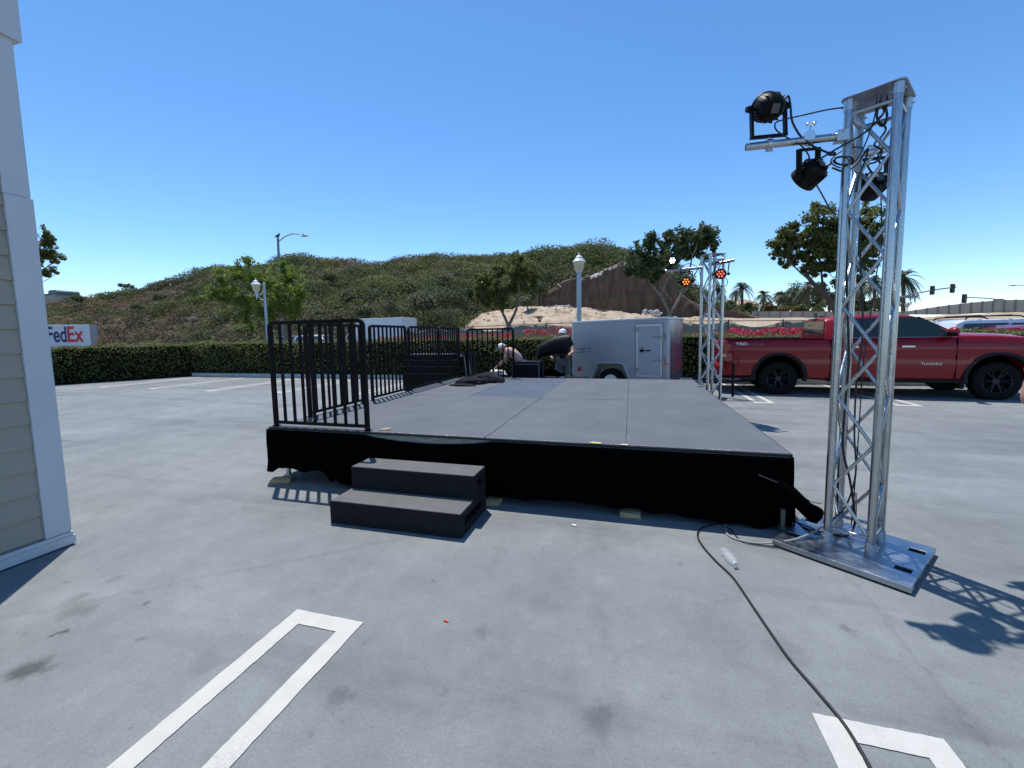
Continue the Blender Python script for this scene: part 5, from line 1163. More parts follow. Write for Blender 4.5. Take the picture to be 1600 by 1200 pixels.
# ------------------------------------------------------------------ hedges
M_hedge = mat('hedge_leaves', (0.12, 0.145, 0.035), 0.6, col2=(0.26, 0.26, 0.10), scale=2.2, transl=.32, spec=.3)
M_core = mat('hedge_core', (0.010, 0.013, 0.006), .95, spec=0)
def hedge(label, A, B, h, dep, seed, lpm=420, extra=None):
    rng = np.random.default_rng(seed); A = np.array(A, float); B = np.array(B, float); L = np.linalg.norm(B - A); u = (B - A)/L; n = np.array([-u[1], u[0]])
    t = thing('hedge', label, 'hedge', (A[0], A[1], 0), 0, 'clipped hedges round the parking lot')
    def W(s, d, z): return np.stack([s*u[0] + d*n[0], s*u[1] + d*n[1], z], 1)
    C = []
    def hh(s): return h + .035*np.sin(s*1.9 + seed) + .03*np.sin(s*5.1)
    nf = int(L*h*lpm); s = rng.uniform(0, L, nf); z = rng.uniform(.02, 1, nf)**.8*hh(s); C.append(W(s, -.02 + .05*np.sin(s*2.3 + z*3) + rng.normal(0, .03, nf), z))
    nt_ = int(L*dep*lpm*.8); s = rng.uniform(0, L, nt_); C.append(W(s, rng.uniform(-.02, dep, nt_), hh(s) + rng.normal(0, .025, nt_)))
    nb = int(L*h*60); s = rng.uniform(0, L, nb); C.append(W(s, dep + rng.normal(0, .03, nb), rng.uniform(.2, 1, nb)*h))
    for e in (0, L): ne = int(dep*h*lpm); C.append(W(e + rng.normal(0, .03, ne), rng.uniform(0, dep, ne), rng.uniform(0.03, h, ne)))
    nsp = int(L*7); s = rng.uniform(0, L, nsp); C.append(W(s, rng.uniform(0, dep, nsp), hh(s) + rng.uniform(.02, .11, nsp)))
    V, F = leaf_quads(np.concatenate(C), .062, rng, aspect=.7); arrmesh('foliage', V, F, M_hedge, t)
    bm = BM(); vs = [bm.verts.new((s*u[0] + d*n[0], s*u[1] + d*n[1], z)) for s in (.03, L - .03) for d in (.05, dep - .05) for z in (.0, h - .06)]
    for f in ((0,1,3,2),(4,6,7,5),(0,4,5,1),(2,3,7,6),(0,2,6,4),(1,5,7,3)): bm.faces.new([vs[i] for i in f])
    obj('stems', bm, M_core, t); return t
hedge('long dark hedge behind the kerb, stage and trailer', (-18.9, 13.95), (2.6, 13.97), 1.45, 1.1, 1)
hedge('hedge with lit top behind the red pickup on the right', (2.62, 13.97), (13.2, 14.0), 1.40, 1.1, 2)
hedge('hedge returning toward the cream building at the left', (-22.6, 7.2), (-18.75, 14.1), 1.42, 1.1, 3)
# bougainvillea behind the hedge
M_bloom = mat('red_bloom', (.55, .02, .04), .7, col2=(.75, .05, .08), scale=4, transl=.3); M_bloom2 = mat('pink_bloom', (.50, .015, .06), .7, col2=(.68, .04, .10), scale=4, transl=.3)
M_shoot = mat('flower_leaves', (.07, .09, .02), .6, col2=(.13, .15, .04), scale=3, transl=.3)
def bloom(label, x0, x1, Y, zb, zt, m, dens=420, leaf=.25, seed=0, tops=None):
    rng = np.random.default_rng(seed); a = at(x0, 520, Y).x; b = at(x1, 520, Y).x
    t = thing('flowering_shrub', label, 'flowering shrub', ((a + b)/2, Y, 0), 0, 'red flowering shrubs behind the hedge'); L = b - a; n = int(dens*L)
    s = rng.uniform(-L/2, L/2, n); k = np.array([.5 + .5*MN.noise(Vector((x*1.3 + seed, 0, 0))) for x in s]) ; hgt = zb + (zt - zb)*(.35 + .75*k)
    C = np.stack([s, rng.uniform(-.35, .35, n), zb - .2 + (hgt - zb + .2)*rng.uniform(0, 1, n)**.6], 1); nl = int(n*leaf)
    V, F = leaf_quads(C[nl:], .07, rng, aspect=.9); arrmesh('blossom', V, F, m, t)
    C2 = C[:nl].copy(); C2[:, 2] -= .03; V, F = leaf_quads(C2, .07, rng, aspect=.6); arrmesh('foliage', V, F, M_shoot, t)
    bm = BM()
    for i in range(int(L*3) + 2):
        x = rng.uniform(-L/2, L/2); tube(bm, [(x, 0, .0), (x + rng.normal()*.06, rng.normal()*.05, zb*.6), (x + rng.normal()*.15, rng.normal()*.1, zt*rng.uniform(.9, 1.08))], [.012, .009, .003], 5)
    obj('stems', bm, M_bark, t)
bloom('red flowering shrub seen through the left railing below the box truck', 590, 706, 15.4, 1.40, 1.66, M_bloom, 260, .35, 1)
bloom('red flowering shrub behind the back railing', 716, 800, 15.4, 1.42, 1.72, M_bloom, 330, .3, 2)
bloom('red flowering shrub between the stooping man and the trailer', 818, 897, 15.4, 1.5, 1.88, M_bloom, 300, .35, 3)
bloom('low red flowering shrub by the far truss tower', 1085, 1140, 15.4, 1.38, 1.62, M_bloom, 160, .5, 4)
bloom('broad magenta flowering shrub above the bed of the red pickup', 1140, 1262, 15.4, 1.40, 1.70, M_bloom2, 520, .2, 5)
bloom('sparse leafy shrub above the hedge at the far left', 150, 410, 15.6, 1.30, 1.56, mat('dry_bloom', (.16, .10, .03), .8, col2=(.28, .16, .05), scale=3), 60, .6, 6)

# ------------------------------------------------------------------ trees
def limbs(bm, paths):
    for (pts, r0, r1) in paths:
        sp = smoothpath(pts, 4); n = len(sp); tube(bm, sp, [r0 + (r1 - r0)*i/(n - 1) for i in range(n)], 8)
def tree(label, Y, base, blobs, branches, leaf, nleaf, m, seed, name='tree', cat='tree', bark=None, group=None, shell=.3, sprig=0, squash=.95, depth=.8, dens=1.7, cl=(.24, .46)):
    """base: picture column,row of the foot; blobs: (col,row,radius px); branches: lists of columns/rows + radii in metres"""
    rng = np.random.default_rng(seed); b0 = at(base[0], base[1], Y); t = thing(name, label, cat, (b0.x, Y, b0.z), 0, group); O = b0
    px2m = Y/FPX*.97; C = []; ar = sum(r*r for (_, _, r) in blobs)
    cs = []
    for (x, y, r) in blobs:
        dy = rng.uniform(-1, 1)*depth*r*px2m*.8; c = np.array(at(x, y, Y + dy) - O); R = r*px2m; cs.append((c, R)); n = int(dens*nleaf*r*r/ar)
        k = max(3, n // 120)
        for q in range(k):     # leaf clumps inside every blob
            d = rng.normal(size=3); d /= np.linalg.norm(d); cc = c + d*R*rng.uniform(.25, .92)*np.array((1, depth, squash))
            C.append(blob_points(n // k, cc, R*rng.uniform(*cl), rng, shell, (1, 1, .8)))
    for q in range(sprig):
        c, R = cs[rng.integers(len(cs))]; d = rng.normal(size=3); d[2] = abs(d[2]) + .5; d /= np.linalg.norm(d); p0 = c + d*R*.8; n = 34; tt = rng.uniform(0, 1, n)
        C.append(p0 + np.outer(tt, d*R*.55 + np.array((0, 0, R*.2))) + rng.normal(0, leaf*.45, (n, 3)))
    V, F = leaf_quads(np.concatenate(C), leaf, rng, aspect=.5); crown = arrmesh('crown', V, F, m, t)
    bm = BM(); paths = []
    for (pp, r0, r1) in branches: paths.append(([at(x, y, Y + (rng.uniform(-.3, .3) if i > 1 else 0)) - O for i, (x, y) in enumerate(pp)], r0, r1))
    tips = [p[0][-1] for p in paths]
    for (c, R) in cs:      # thin limbs reach into every blob
        c = Vector(c); s = min(tips, key=lambda v: (v - c).length); paths.append(([s, s.lerp(c, .5) + Vector((rng.normal()*.08, rng.normal()*.08, .05)), c + Vector((0, 0, R*.3))], max(.012, .12*R*.3 + .012), .008))
    limbs(bm, paths); obj('trunk', bm, bark or M_bark, t, smooth=60); return t
M_lf1 = mat('leaf_green', (0.13, 0.19, 0.028), .5, col2=(0.23, 0.31, 0.06), scale=1.8, transl=.5, spec=.4)
M_lf2 = mat('leaf_olive', (0.085, 0.115, 0.028), .5, col2=(0.19, 0.20, 0.055), scale=1.8, transl=.45, spec=.4)
M_lf3 = mat('leaf_dark', (0.055, 0.085, 0.030), .45, col2=(0.12, 0.165, 0.06), scale=1.5, transl=.35, spec=.4)
tree('broad bright green street tree at the left behind the arm lamp post', 19.5, (448, 532), [(400,440,26),(372,428,20),(345,438,17),(335,465,17),(360,462,24),(390,470,30),(425,450,30),(452,440,26),(465,462,24),(440,480,28),(412,492,22),(380,495,20),(352,490,12),(460,490,17),(338,425,8),(388,412,9),(440,420,10),(318,470,6),(392,515,10)],
     [([(448,532),(446,505),(440,485)],.12,.09),([(440,485),(410,465),(380,450)],.08,.04),([(440,485),(455,460),(462,440)],.08,.04),([(440,490),(400,500),(370,485)],.05,.03),([(448,520),(470,500),(478,495)],.04,.02)], .13, 13500, M_lf1, 21, sprig=150, dens=1.9, cl=(.2, .4), group='trees behind the hedge')
tree('round forked tree in front of the sandy mound', 18.5, (796, 524), [(760,440,18),(782,425,17),(805,425,20),(825,428,16),(838,440,11),(752,455,14),(775,458,22),(800,450,18),(825,450,13),(760,475,12),(785,475,14),(745,440,8),(803,403,6),(812,407,6),(833,462,7),(748,468,8)],
     [([(796,524),(794,508)],.11,.09),([(794,508),(783,485),(768,470)],.07,.035),([(795,508),(806,485),(811,455),(810,430)],.075,.03),([(786,490),(788,470),(785,455)],.04,.02),([(783,485),(770,480),(755,470)],.03,.015)], .115, 8800, M_lf2, 22, sprig=110, dens=1.9, cl=(.2, .4), group='trees behind the hedge')
tree('dark broad tree rising behind the far truss tower', 22, (1042, 512), [(1000,400,14),(1016,385,10),(1040,390,16),(1062,382,16),(1088,374,18),(1108,378,13),(1095,392,18),(1070,398,18),(1045,408,16),(1018,410,16),(992,415,13),(1005,428,14),(985,428,8),(1030,425,12),(1113,388,8),(1018,372,5),(1043,372,6),(1103,366,7),(1075,372,8),(1020,440,8)],
     [([(1042,512),(1046,490),(1032,462)],.09,.06),([(1032,462),(1015,440),(1005,425)],.06,.03),([(1044,495),(1062,465),(1075,430),(1082,400)],.075,.03),([(1032,462),(1045,430),(1050,405)],.045,.025),([(1062,465),(1080,440),(1095,410)],.04,.02),([(1050,470),(1030,440),(1035,410)],.03,.015)], .15, 9500, M_lf3, 23, dens=1.8, cl=(.2, .38), sprig=200, group='trees behind the hedge', bark=mat('pale_bark', (.22,.19,.15), .9, var=.25, scale=5))
tree('large dark tree with bare leaning limbs behind the near truss tower', 19, (1312, 522), [(1225,395,16),(1245,378,18),(1270,362,18),(1278,345,12),(1300,355,20),(1330,360,22),(1345,340,14),(1365,350,14),(1372,368,12),(1350,380,20),(1315,382,24),(1285,388,24),(1255,402,20),(1232,410,12),(1275,412,18),(1305,408,18),(1340,408,16),(1362,400,12),(1213,388,9),(1222,372,9),(1275,330,6),(1243,358,7),(1358,425,10),(1216,400,7),(1290,425,9),(1325,430,9),(1262,425,7),(1308,445,6),(1345,440,8)],
     [([(1312,522),(1308,490),(1290,462),(1268,440),(1255,420)],.15,.05),([(1300,480),(1312,450),(1322,420),(1325,395)],.10,.04),([(1290,462),(1285,440),(1282,410)],.06,.03),([(1312,450),(1335,430),(1350,405)],.05,.025),([(1268,440),(1250,425),(1236,412)],.04,.02)], .13, 15000, M_lf2, 24, dens=1.7, cl=(.2, .38), sprig=220, group='trees behind the hedge', bark=mat('dark_bark', (.10,.075,.055), .9, var=.25, scale=5))
tree('tree crown showing past the white corner board at the far left', 22, (40, 540), [(70,368,16),(75,380,18),(84,372,10),(78,395,16),(66,400,20),(85,408,13),(98,405,8),(72,425,16),(88,425,10),(60,432,16),(40,390,26),(30,430,26)],
     [([(40,540),(44,480),(52,440)],.14,.08),([(52,440),(70,420),(92,406)],.05,.02),([(52,440),(60,400),(66,375)],.06,.02),([(52,445),(72,438),(90,425)],.03,.015)], .16, 8500, M_lf2, 25, sprig=30, group='trees behind the hedge')
# two small scraggly trees on the hill crest at the left
for (x, y, lab) in ((190, 452, 'small scraggly bare-topped tree on the left crest of the hill'), (202, 453, 'second little scraggly tree on the left crest of the hill')):
    tree(lab, 84, (x + 3, y + 8), [(x - 2, y - 5, 3), (x + 4, y - 4, 3)], [([(x + 3, y + 8), (x + 1, y + 2), (x, y - 2)], .16, .09)], .45, 130, M_lf3, x, sprig=6)

# palms
M_frond = mat('palm_frond', (0.035, 0.055, 0.022), .55, col2=(0.075, 0.095, 0.04), scale=.8, transl=.2, spec=.4)
def palm(label, px, ptop, pbase, Y, rpx, seed, zb=None):
    rng = np.random.default_rng(seed); top = at(px, ptop, Y); base = at(px + rng.uniform(-1, 1), pbase, Y); R = 1.2*rpx/FPX*Y*.97
    t = thing('palm_tree', label, 'palm tree', base, 0, 'palm trees on the far slope'); H = top.z - base.z; tp = top - base; V = []; F = []
    nf = 46
    for k in range(nf):
        az = 6.283*k/nf + rng.uniform(-.15, .15); el = rng.uniform(-.55, 1.35); L = R*rng.uniform(.9, 1.12); pts = []
        d = np.array([math.cos(az), math.sin(az)])
        for s in np.linspace(0, 1, 9):
            h = L*s*math.cos(el)*(1 - .1*s); v = L*(s*math.sin(el) - (.55 + .25*math.cos(el))*s*s); pts.append(np.array([d[0]*h, d[1]*h, v]))
        side = np.array([-d[1], d[0], 0])
        for i in range(8):
            a, b = pts[i], pts[i+1]; tdir = b - a; wv = L*.17*math.sin(math.pi*(.12 + .86*(i + .5)/8.))
            for s_ in (-1, 1):
                for q in (0, .5):
                    p = a + tdir*q; e = p + side*s_*wv + tdir*.9 - np.array([0, 0, wv*.35]); i0 = len(V); V += [p, p + tdir*.34, e + tdir*.1, e]; F.append((i0, i0+1, i0+2, i0+3))
        for i in range(8):
            i0 = len(V); w_ = .02*R; V += [pts[i] - side*w_, pts[i] + side*w_, pts[i+1] + side*w_, pts[i+1] - side*w_]; F.append((i0, i0+1, i0+2, i0+3))
    V = np.array(V) + np.array(tp); arrmesh('crown', V, F, M_frond, t)
    bm = BM(); r = .055*R + .08; tube(bm, smoothpath([(0, 0, -.8), (tp.x*.4, tp.y*.4, H*.5), tuple(tp)], 5), [r*1.15]*4 + [r]*3 + [r*.95]*4, 9)
    ball(bm, tp - Vector((0, 0, .10*R)), .16*R, (1, 1, 1.3)); obj('trunk', bm, mat('palm_bark', (.11, .085, .06), .95, var=.3, scale=3), t, smooth=60)
for (x, yt, yb_, Y, r, lab) in [(1159, 449, 484, 92, 16, 'slender palm left of the house roof behind the pickup bed'), (1149, 459, 484, 100, 10, 'smaller palm just left of the slender palm'), (1193, 461, 484, 88, 14, 'low palm right of the house roof'),
        (1217, 462, 486, 90, 13, 'bushy palm second right of the house roof'), (1241, 458, 486, 95, 12, 'dark palm in the dense group behind the pickup cab'), (1262, 447, 486, 86, 16, 'tall palm left of the leaning tree limbs'),
        (1345, 446, 488, 90, 17, 'palm seen through the middle of the near truss tower'), (1366, 440, 488, 84, 17, 'palm seen behind the right leg of the near truss tower'), (1411, 434, 490, 80, 22, 'tall palm right of the near truss tower'),
        (1081, 459, 490, 96, 8, 'small palm left of the far truss tower'), (1097, 455, 488, 90, 13, 'palm seen through the far truss tower'), (1121, 448, 488, 84, 13, 'palm just right of the far truss tower'), (1127, 462, 488, 92, 10, 'lower palm right of the far truss tower'), (1296, 462, 488, 90, 13, 'palm hidden between the leaning tree and the near tower')]:
    palm(lab, x, yt, yb_, Y, r, int(x))
# dark dense trees among the palms
def bgtree(label, x, y, r, Y, m, seed, wide=1.25):
    r *= 1.15
    tree(label, Y, (x, y + r*1.2), [(x, y, r*.7), (x - r*.5*wide, y + r*.2, r*.55), (x + r*.5*wide, y + r*.15, r*.55), (x, y + r*.45, r*.6), (x + r*.15, y - r*.5, r*.35)], [([(x, y + r*1.2), (x, y + r*.3)], .3, .15)], .5, 2200, m, seed, cl=(.35, .6), group='trees on the far slope')
M_yel = mat('leaf_yellowish', (.15, .13, .045), .6, col2=(.22, .17, .07), scale=.6, transl=.25)
for (x, y, r, Y, m, lab) in [(1238, 462, 19, 100, M_lf3, 'dense dark tree behind the palms above the pickup cab'), (1280, 462, 20, 98, M_lf3, 'dense dark tree left of the leaning limbs'), (1140, 478, 9, 80, M_lf3, 'dark bush left of the house'),
        (1170, 483, 11, 78, M_lf3, 'dark round bush right of the house'), (1200, 481, 9, 76, M_yel, 'yellowish bush under the low palm'), (1222, 484, 9, 74, M_yel, 'yellow green bush under the bushy palm'), (1250, 484, 9, 76, M_lf2, 'green bush above the tan wall'), (1276, 485, 8, 76, M_lf2, 'second green bush above the tan wall'),
        (1340, 474, 17, 96, M_lf3, 'dark tree behind the middle of the near tower'), (1385, 470, 15, 96, M_lf3, 'dark tree right of the near tower legs'), (1122, 484, 8, 78, M_lf3, 'dark bush behind the far truss tower'), (1310, 480, 12, 90, M_lf3, 'dark bush behind the left leg of the near tower')]:
    bgtree(lab, x, y, r, Y, m, int(x*3))

# ------------------------------------------------------------------ poles and lamps
M_pole = mat('pale_blue_pole', (.42, .47, .52), .5, var=.08, scale=3); M_lan = mat('lantern_white', (.62, .66, .68), .45); M_lg = mat('lantern_glass', (.62, .52, .32), .35, spec=.6)
def lantern(t, c, s=1.0, finial=True):
    Mx = Matrix.Translation(c) @ Matrix.Scale(s, 4)
    bm = BM(); lathe(bm, [(.10, 0), (.13, .04), (.17, .24), (.18, .30), (.172, .31), (.12, .02)], 18, Mx); g = obj('globe', bm, M_lg, t, smooth=40)
    bm = BM(); lathe(bm, [(.215, .30), (.225, .33), (.20, .36), (.13, .43), (.115, .45), (.12, .47), (.08, .52), (.03, .55), (.035, .58), (.015, .62), (0, .64)], 20, Mx); lathe(bm, [(.06, -.12), (.07, -.10), (.05, -.06), (.11, -.01), (.115, .01), (.0, .012)], 16, Mx)
    for k in range(6): a = 6.283*k/6; tube(bm, [Mx @ Vector((.135*math.cos(a), .135*math.sin(a), .02)), Mx @ Vector((.185*math.cos(a), .185*math.sin(a), .31))], .008*s, 5)
    obj('lantern_frame', bm, M_lan, t, smooth=35)
b1 = at(418, 528, 15.9); t1 = at(412.6, 446, 15.9)
t = thing('lamp_post', 'pale lamp post with one bracket lantern in front of the left street tree', 'lamp post', (b1.x, 15.9, 0), 0, 'lamp posts behind the hedge')
H = t1.z; bm = BM(); tube(bm, [(0, 0, 0), (t1.x - b1.x, 0, H)], [.075, .05], 12); ball(bm, (t1.x - b1.x, 0, H + .06), .055, (1, 1, 1.5)); tube(bm, [(0, 0, 0), (0, 0, .5)], [.12, .10], 12); obj('pole', bm, M_pole, t, smooth=40)
lc = at(400.5, 455, 15.9) - Vector((b1.x, 15.9, 0)); lc = Vector((lc.x, 0, lc.z))
bm = BM(); tube(bm, smoothpath([(t1.x - b1.x, 0, H - .12), (lc.x*.5 + (t1.x-b1.x)*.5, 0, lc.z - .17), (lc.x, 0, lc.z - .12)]), .02, 8); tube(bm, smoothpath([(t1.x - b1.x, 0, lc.z - .38), ((lc.x + t1.x - b1.x)/2 + .05, 0, lc.z - .42), (lc.x + .1, 0, lc.z - .25), (lc.x, 0, lc.z - .14)]), .015, 8); tube(bm, [(lc.x, 0, lc.z - .40), (lc.x, 0, lc.z - .1)], [.012, .05], 8); obj('bracket', bm, M_lan, t, smooth=40)
lantern(t, lc, .95)
b2 = at(905, 520, 14.85)
t = thing('lamp_post', 'tall pale lamp post with a lantern on top behind the trailer', 'lamp post', (b2.x, 14.85, 0.1), 0, 'lamp posts behind the hedge')
zt = at(905, 427, 14.85).z - .1; bm = BM(); tube(bm, [(0, 0, 0), (0, 0, zt)], [.085, .08], 14); tube(bm, [(0, 0, 0), (0, 0, .45)], [.14, .11], 14); obj('pole', bm, M_pole, t, smooth=40); lantern(t, Vector((0, 0, zt + .06)), 1.02)
# street light
Ys = 33; sb, stp = at(440, 528, Ys), at(434.2, 371, Ys)
t = thing('street_light', 'tall grey street light with a curved arm and a bird on top at the left', 'street light', (sb.x, Ys, 0)); dx = stp.x - sb.x
bm = BM(); tube(bm, [(0, 0, 0), (dx, 0, stp.z)], [.16, .10], 14); obj('pole', bm, mat('galvanised', (.20, .21, .21), .6, .4), t, smooth=40)
arm = [at(x, y, Ys) - Vector((sb.x, Ys, 0)) for (x, y) in ((436, 377), (445, 370), (457, 365.5), (468, 366))]
for v in arm: v.y = 0
bm = BM(); tube(bm, smoothpath(arm), .055, 10); obj('arm', bm, mat('galvanised_arm', (.42, .44, .45), .5, .5), t, smooth=40)
hc = at(476, 368.5, Ys) - Vector((sb.x, Ys, 0)); hc.y = 0
bm = BM(); ball(bm, hc, .4, (1.1, .42, .22), M=None); lh = obj('lamp_head', bm, mat('lamp_head_tan', (.42, .38, .30), .5), t, smooth=50)
bm = BM(); tube(bm, [hc + Vector((-.15, 0, .08)), hc + Vector((-.15, 0, .2))], .05, 8); obj('photocell', bm, M_black, lh)
bird = thing('bird', 'dark bird perched on top of the tall street light', 'bird', (stp.x, Ys, stp.z))
bm = BM(); ball(bm, (0, 0, .15), .15, (1.35, .75, .85)); ball(bm, (.17, 0, .30), .085); tube(bm, [(.24, 0, .30), (.32, 0, .285)], [.03, .004], 6); tube(bm, [(-.12, 0, .14), (-.38, 0, .06)], [.09, .03], 8)
for s in (-.04, .04): tube(bm, [(0, s, .06), (.01, s, .0)], .012, 5)
obj('body', bm, mat('bird_dark', (.03, .03, .032), .8), bird, smooth=60)

# ------------------------------------------------------------------ road side: fence, walls, signs
M_screen = mat('grey_windscreen', (.20, .185, .155), .95, var=.12, scale=1.2, stretch=(1, 1, 3)); M_post = mat('rusty_post', (.12, .085, .06), .8, .3)
F0, F1_ = at(636, 519, 25.5), at(1525, 497, 23.5)
fence = thing('construction_fence', 'long chain link fence with sagging grey fabric screen behind the hedge', 'fence', (F0.x, F0.y, 0)); dF = F1_ - F0; dF.z = 0; LF = dF.length; uF = dF.normalized()
def ftop(px): return float(np.interp(px, [636, 720, 1060, 1300, 1420, 1525], [518, 512, 499, 499, 498.5, 500]))
npan = 12
for i in range(npan):
    a = F0 + uF*LF*i/npan; b = F0 + uF*LF*(i + 1)/npan; xa = 636 + (1525 - 636)*i/npan; xb = 636 + (1525 - 636)*(i+1)/npan
    za = at(xa, ftop(xa), a.y).z; zb_ = at(xb, ftop(xb), b.y).z; bm = BM(); n = 16; rows = []
    for k in range(n + 1):
        s = k/n; p = a.lerp(b, .015 + .97*s) - F0; z1 = za + (zb_ - za)*s - .04 - .28*math.sin(math.pi*s)*((i*7) % 3)/2; rows.append([(p.x, p.y + .05*math.sin(s*9 + i), zz) for zz in np.linspace(.05, z1, 6)])
    loft(bm, rows, closed=False); o = obj('fabric_panel', bm, M_screen, fence, smooth=60); o.modifiers.new('t', 'SOLIDIFY').thickness = .01
    bm = BM(); tube(bm, [(a - F0).xy.to_3d(), (a - F0).xy.to_3d() + Vector((0, 0, za + .06))], .035, 8); tube(bm, [(a - F0).xy.to_3d() + Vector((0, 0, za)), (b - F0).xy.to_3d() + Vector((0, 0, zb_))], .022, 6); obj('post', bm, M_post, fence)
p = at(1275, 489, 23.7); bm = BM(); tube(bm, [(p.x, 23.7, 0), (p.x, 23.7, p.z)], .06, 8); tag(obj('fence_post', bm, M_post), 'thick brown post standing above the fence behind the pickup bed', 'post')
def wall_poly(name, label, cat, Y, top, bot, m, th=.25, joints=0, group=None, Yf=None):
    """a wall seen end to end: tops/bottoms given along its run"""
    t = thing(name, label, cat, at(top[0][0], bot[0][1], Y), 0, group); O = t.location.copy(); bm = BM(); Yf = Yf or (lambda x: Y)
    xs = np.linspace(top[0][0], top[-1][0], 40); secs = []
    for x in xs:
        a = at(x, np.interp(x, [q[0] for q in bot], [q[1] for q in bot]) + 1.5, Yf(x)) - O; b = at(x, np.interp(x, [q[0] for q in top], [q[1] for q in top]), Yf(x)) - O
        secs.append([(a.x, a.y, a.z), (b.x, a.y, b.z), (b.x, a.y + th, b.z), (a.x, a.y + th, a.z)])
    loft(bm, secs); obj('wall', bm, m, t)
    for k in range(joints):
        x = top[0][0] + (top[-1][0] - top[0][0])*(k + .5)/joints; a = at(x, np.interp(x, [q[0] for q in bot], [q[1] for q in bot]) + 1.5, Yf(x)) - O; b = at(x, np.interp(x, [q[0] for q in top], [q[1] for q in top]), Yf(x)) - O
        bm = BM(); box(bm, b.x - .09, b.x + .09, a.y - .05, a.y - .002, a.z, b.z + .05); obj('pilaster', bm, mat('wall_joint', (.20, .18, .15), .9), t)
    return t
M_wall = mat('tan_wall', (.33, .29, .235), .9, var=.1, scale=.8)
wall_poly('block_wall', 'low tan block wall below the palms behind the pickup bed', 'wall', 64, [(1176, 486.5), (1300, 486.5), (1420, 487)], [(1176, 497), (1300, 497), (1420, 497)], M_wall, joints=14)
wall_poly('concrete_wall', 'panelled concrete wall climbing the rise at the right below the traffic lights', 'wall', 66, [(1405, 488), (1440, 483), (1480, 477), (1520, 472.5), (1560, 469), (1700, 466)], [(1405, 490), (1480, 490), (1560, 487), (1700, 486)], mat('grey_wall', (.36, .335, .29), .9, var=.1, scale=.6), joints=17)
wall_poly('retaining_wall', 'dark brown wedge shaped retaining bank running down beside the far tower', 'wall', 59.5, [(1098, 476), (1125, 481), (1150, 487), (1186, 497.5)], [(1098, 500), (1186, 500)], mat('brown_bank', (.10, .062, .045), .95, var=.2, scale=1.5), th=3)
# house
hb = at(1152, 492, 110); t = thing('house', 'low tan house roof among the palms behind the far tower', 'house', hb)
bm = BM(); box(bm, -3.5, 4.5, 0, 6, -1, 2.4); obj('wall', bm, mat('house_wall', (.42, .34, .25), .9), t)
bm = BM(); vs = [bm.verts.new(p) for p in ((-4.2, -.6, 2.4), (5.2, -.6, 2.4), (5.2, 6.6, 2.4), (-4.2, 6.6, 2.4), (-1.5, 3, 3.8), (2.5, 3, 3.8))]
for f in ((0,1,5,4),(1,2,5),(2,3,4,5),(3,0,4),(3,2,1,0)): bm.faces.new([vs[i] for i in f])
obj('roof', bm, mat('tile_roof', (.36, .25, .19), .9, var=.15, scale=2), t)
for x in (-2.2, .2, 2.4): bm = BM(); box(bm, x, x + 1.1, -.06, -.01, .8, 1.9); obj('window', bm, M_glass, t)
# office building far left
ob = at(70, 470, 130); t = thing('office_building', 'grey modern building with a dark barrel roof on the horizon at the far left', 'building', ob); s = 130/FPX
bm = BM(); box(bm, -14, 7.0, 0, 12, -4, 2.6); obj('wall', bm, mat('office_wall', (.30, .28, .26), .8), t)
bm = BM(); box(bm, -14, 6.4, -.06, -.01, -.2, .5); box(bm, -14, 6.4, -.06, -.01, 1.1, 1.7); obj('window', bm, M_glass, t)
bm = BM(); box(bm, -14.5, 3.2, -.6, 12.5, 2.61, 3.1); obj('roof', bm, mat('office_roof', (.16, .17, .18), .6), t)
bm = BM(); prism(bm, [(2.0, 2.61), (8.0, 2.61), (8.0, 4.2), (7.4, 4.8), (3.0, 4.8), (2.0, 4.1)], .5, 9, 'y'); obj('roof_hall', bm, mat('teal_roof', (.055, .095, .105), .5), t)
# warning sign
ws = at(192, 510, 41); t = thing('warning_sign', 'orange diamond warning sign with a black turn arrow beside the road at the left', 'road sign', (ws.x, ws.y, 0))
Md = Matrix.Translation((0, 0, ws.z)); bm = BM(); prism(bm, [(-.46, 0), (0, -.46), (.46, 0), (0, .46)], -.012, .0, 'y', Md); obj('board', bm, mat('sign_orange', (.62, .20, .015), .5), t)
bm = BM(); box(bm, -.05, .05, -.02, -.0125, -.25, .05, Md); box(bm, -.05, .17, -.02, -.0125, .051, .14, Md); prism(bm, [(.171, .0), (.171, .20), (.30, .095)], -.02, -.0125, 'y', Md); obj('arrow', bm, M_black, t)
bm = BM(); tube(bm, [(0, .03, 0), (0, .03, ws.z + .3)], .04, 8); obj('post', bm, M_post, t)
# traffic lights
def sighead(c, t, s=1.0):
    bm = BM(); box(bm, c.x - .2*s, c.x + .2*s, c.y - .12, c.y + .1, c.z - .58*s, c.z + .58*s); box(bm, c.x - .32*s, c.x + .32*s, c.y + .101, c.y + .12, c.z - .72*s, c.z + .72*s); h = obj('signal_head', bm, mat('signal_black', (.018, .018, .02), .6), t)
    for k, cc in enumerate(((.18, .02, .02), (.16, .10, .02), (.02, .12, .08))):
        bm = BM(); lathe(bm, [(.13*s, 0), (.13*s, .02), (0, .03)], 14, Matrix.Translation((c.x, c.y - .121, c.z + (.36 - .36*k)*s)) @ Matrix.Rotation(R_(90), 4, 'X')); obj('signal_lens', bm, mat('signal_lens_%d' % k if False else ['red_lens', 'amber_lens', 'green_lens'][k], cc, .3), h)
M_mast = mat('mast_grey', (.20, .20, .21), .6, .3)
Y = 72; b = at(1400, 488, Y); t = thing('traffic_light', 'traffic light mast arm with two dark signal heads right of the near tower', 'traffic light', b, 0, 'traffic lights at the crossing')
L_ = lambda x, y: at(x, y, Y) - b
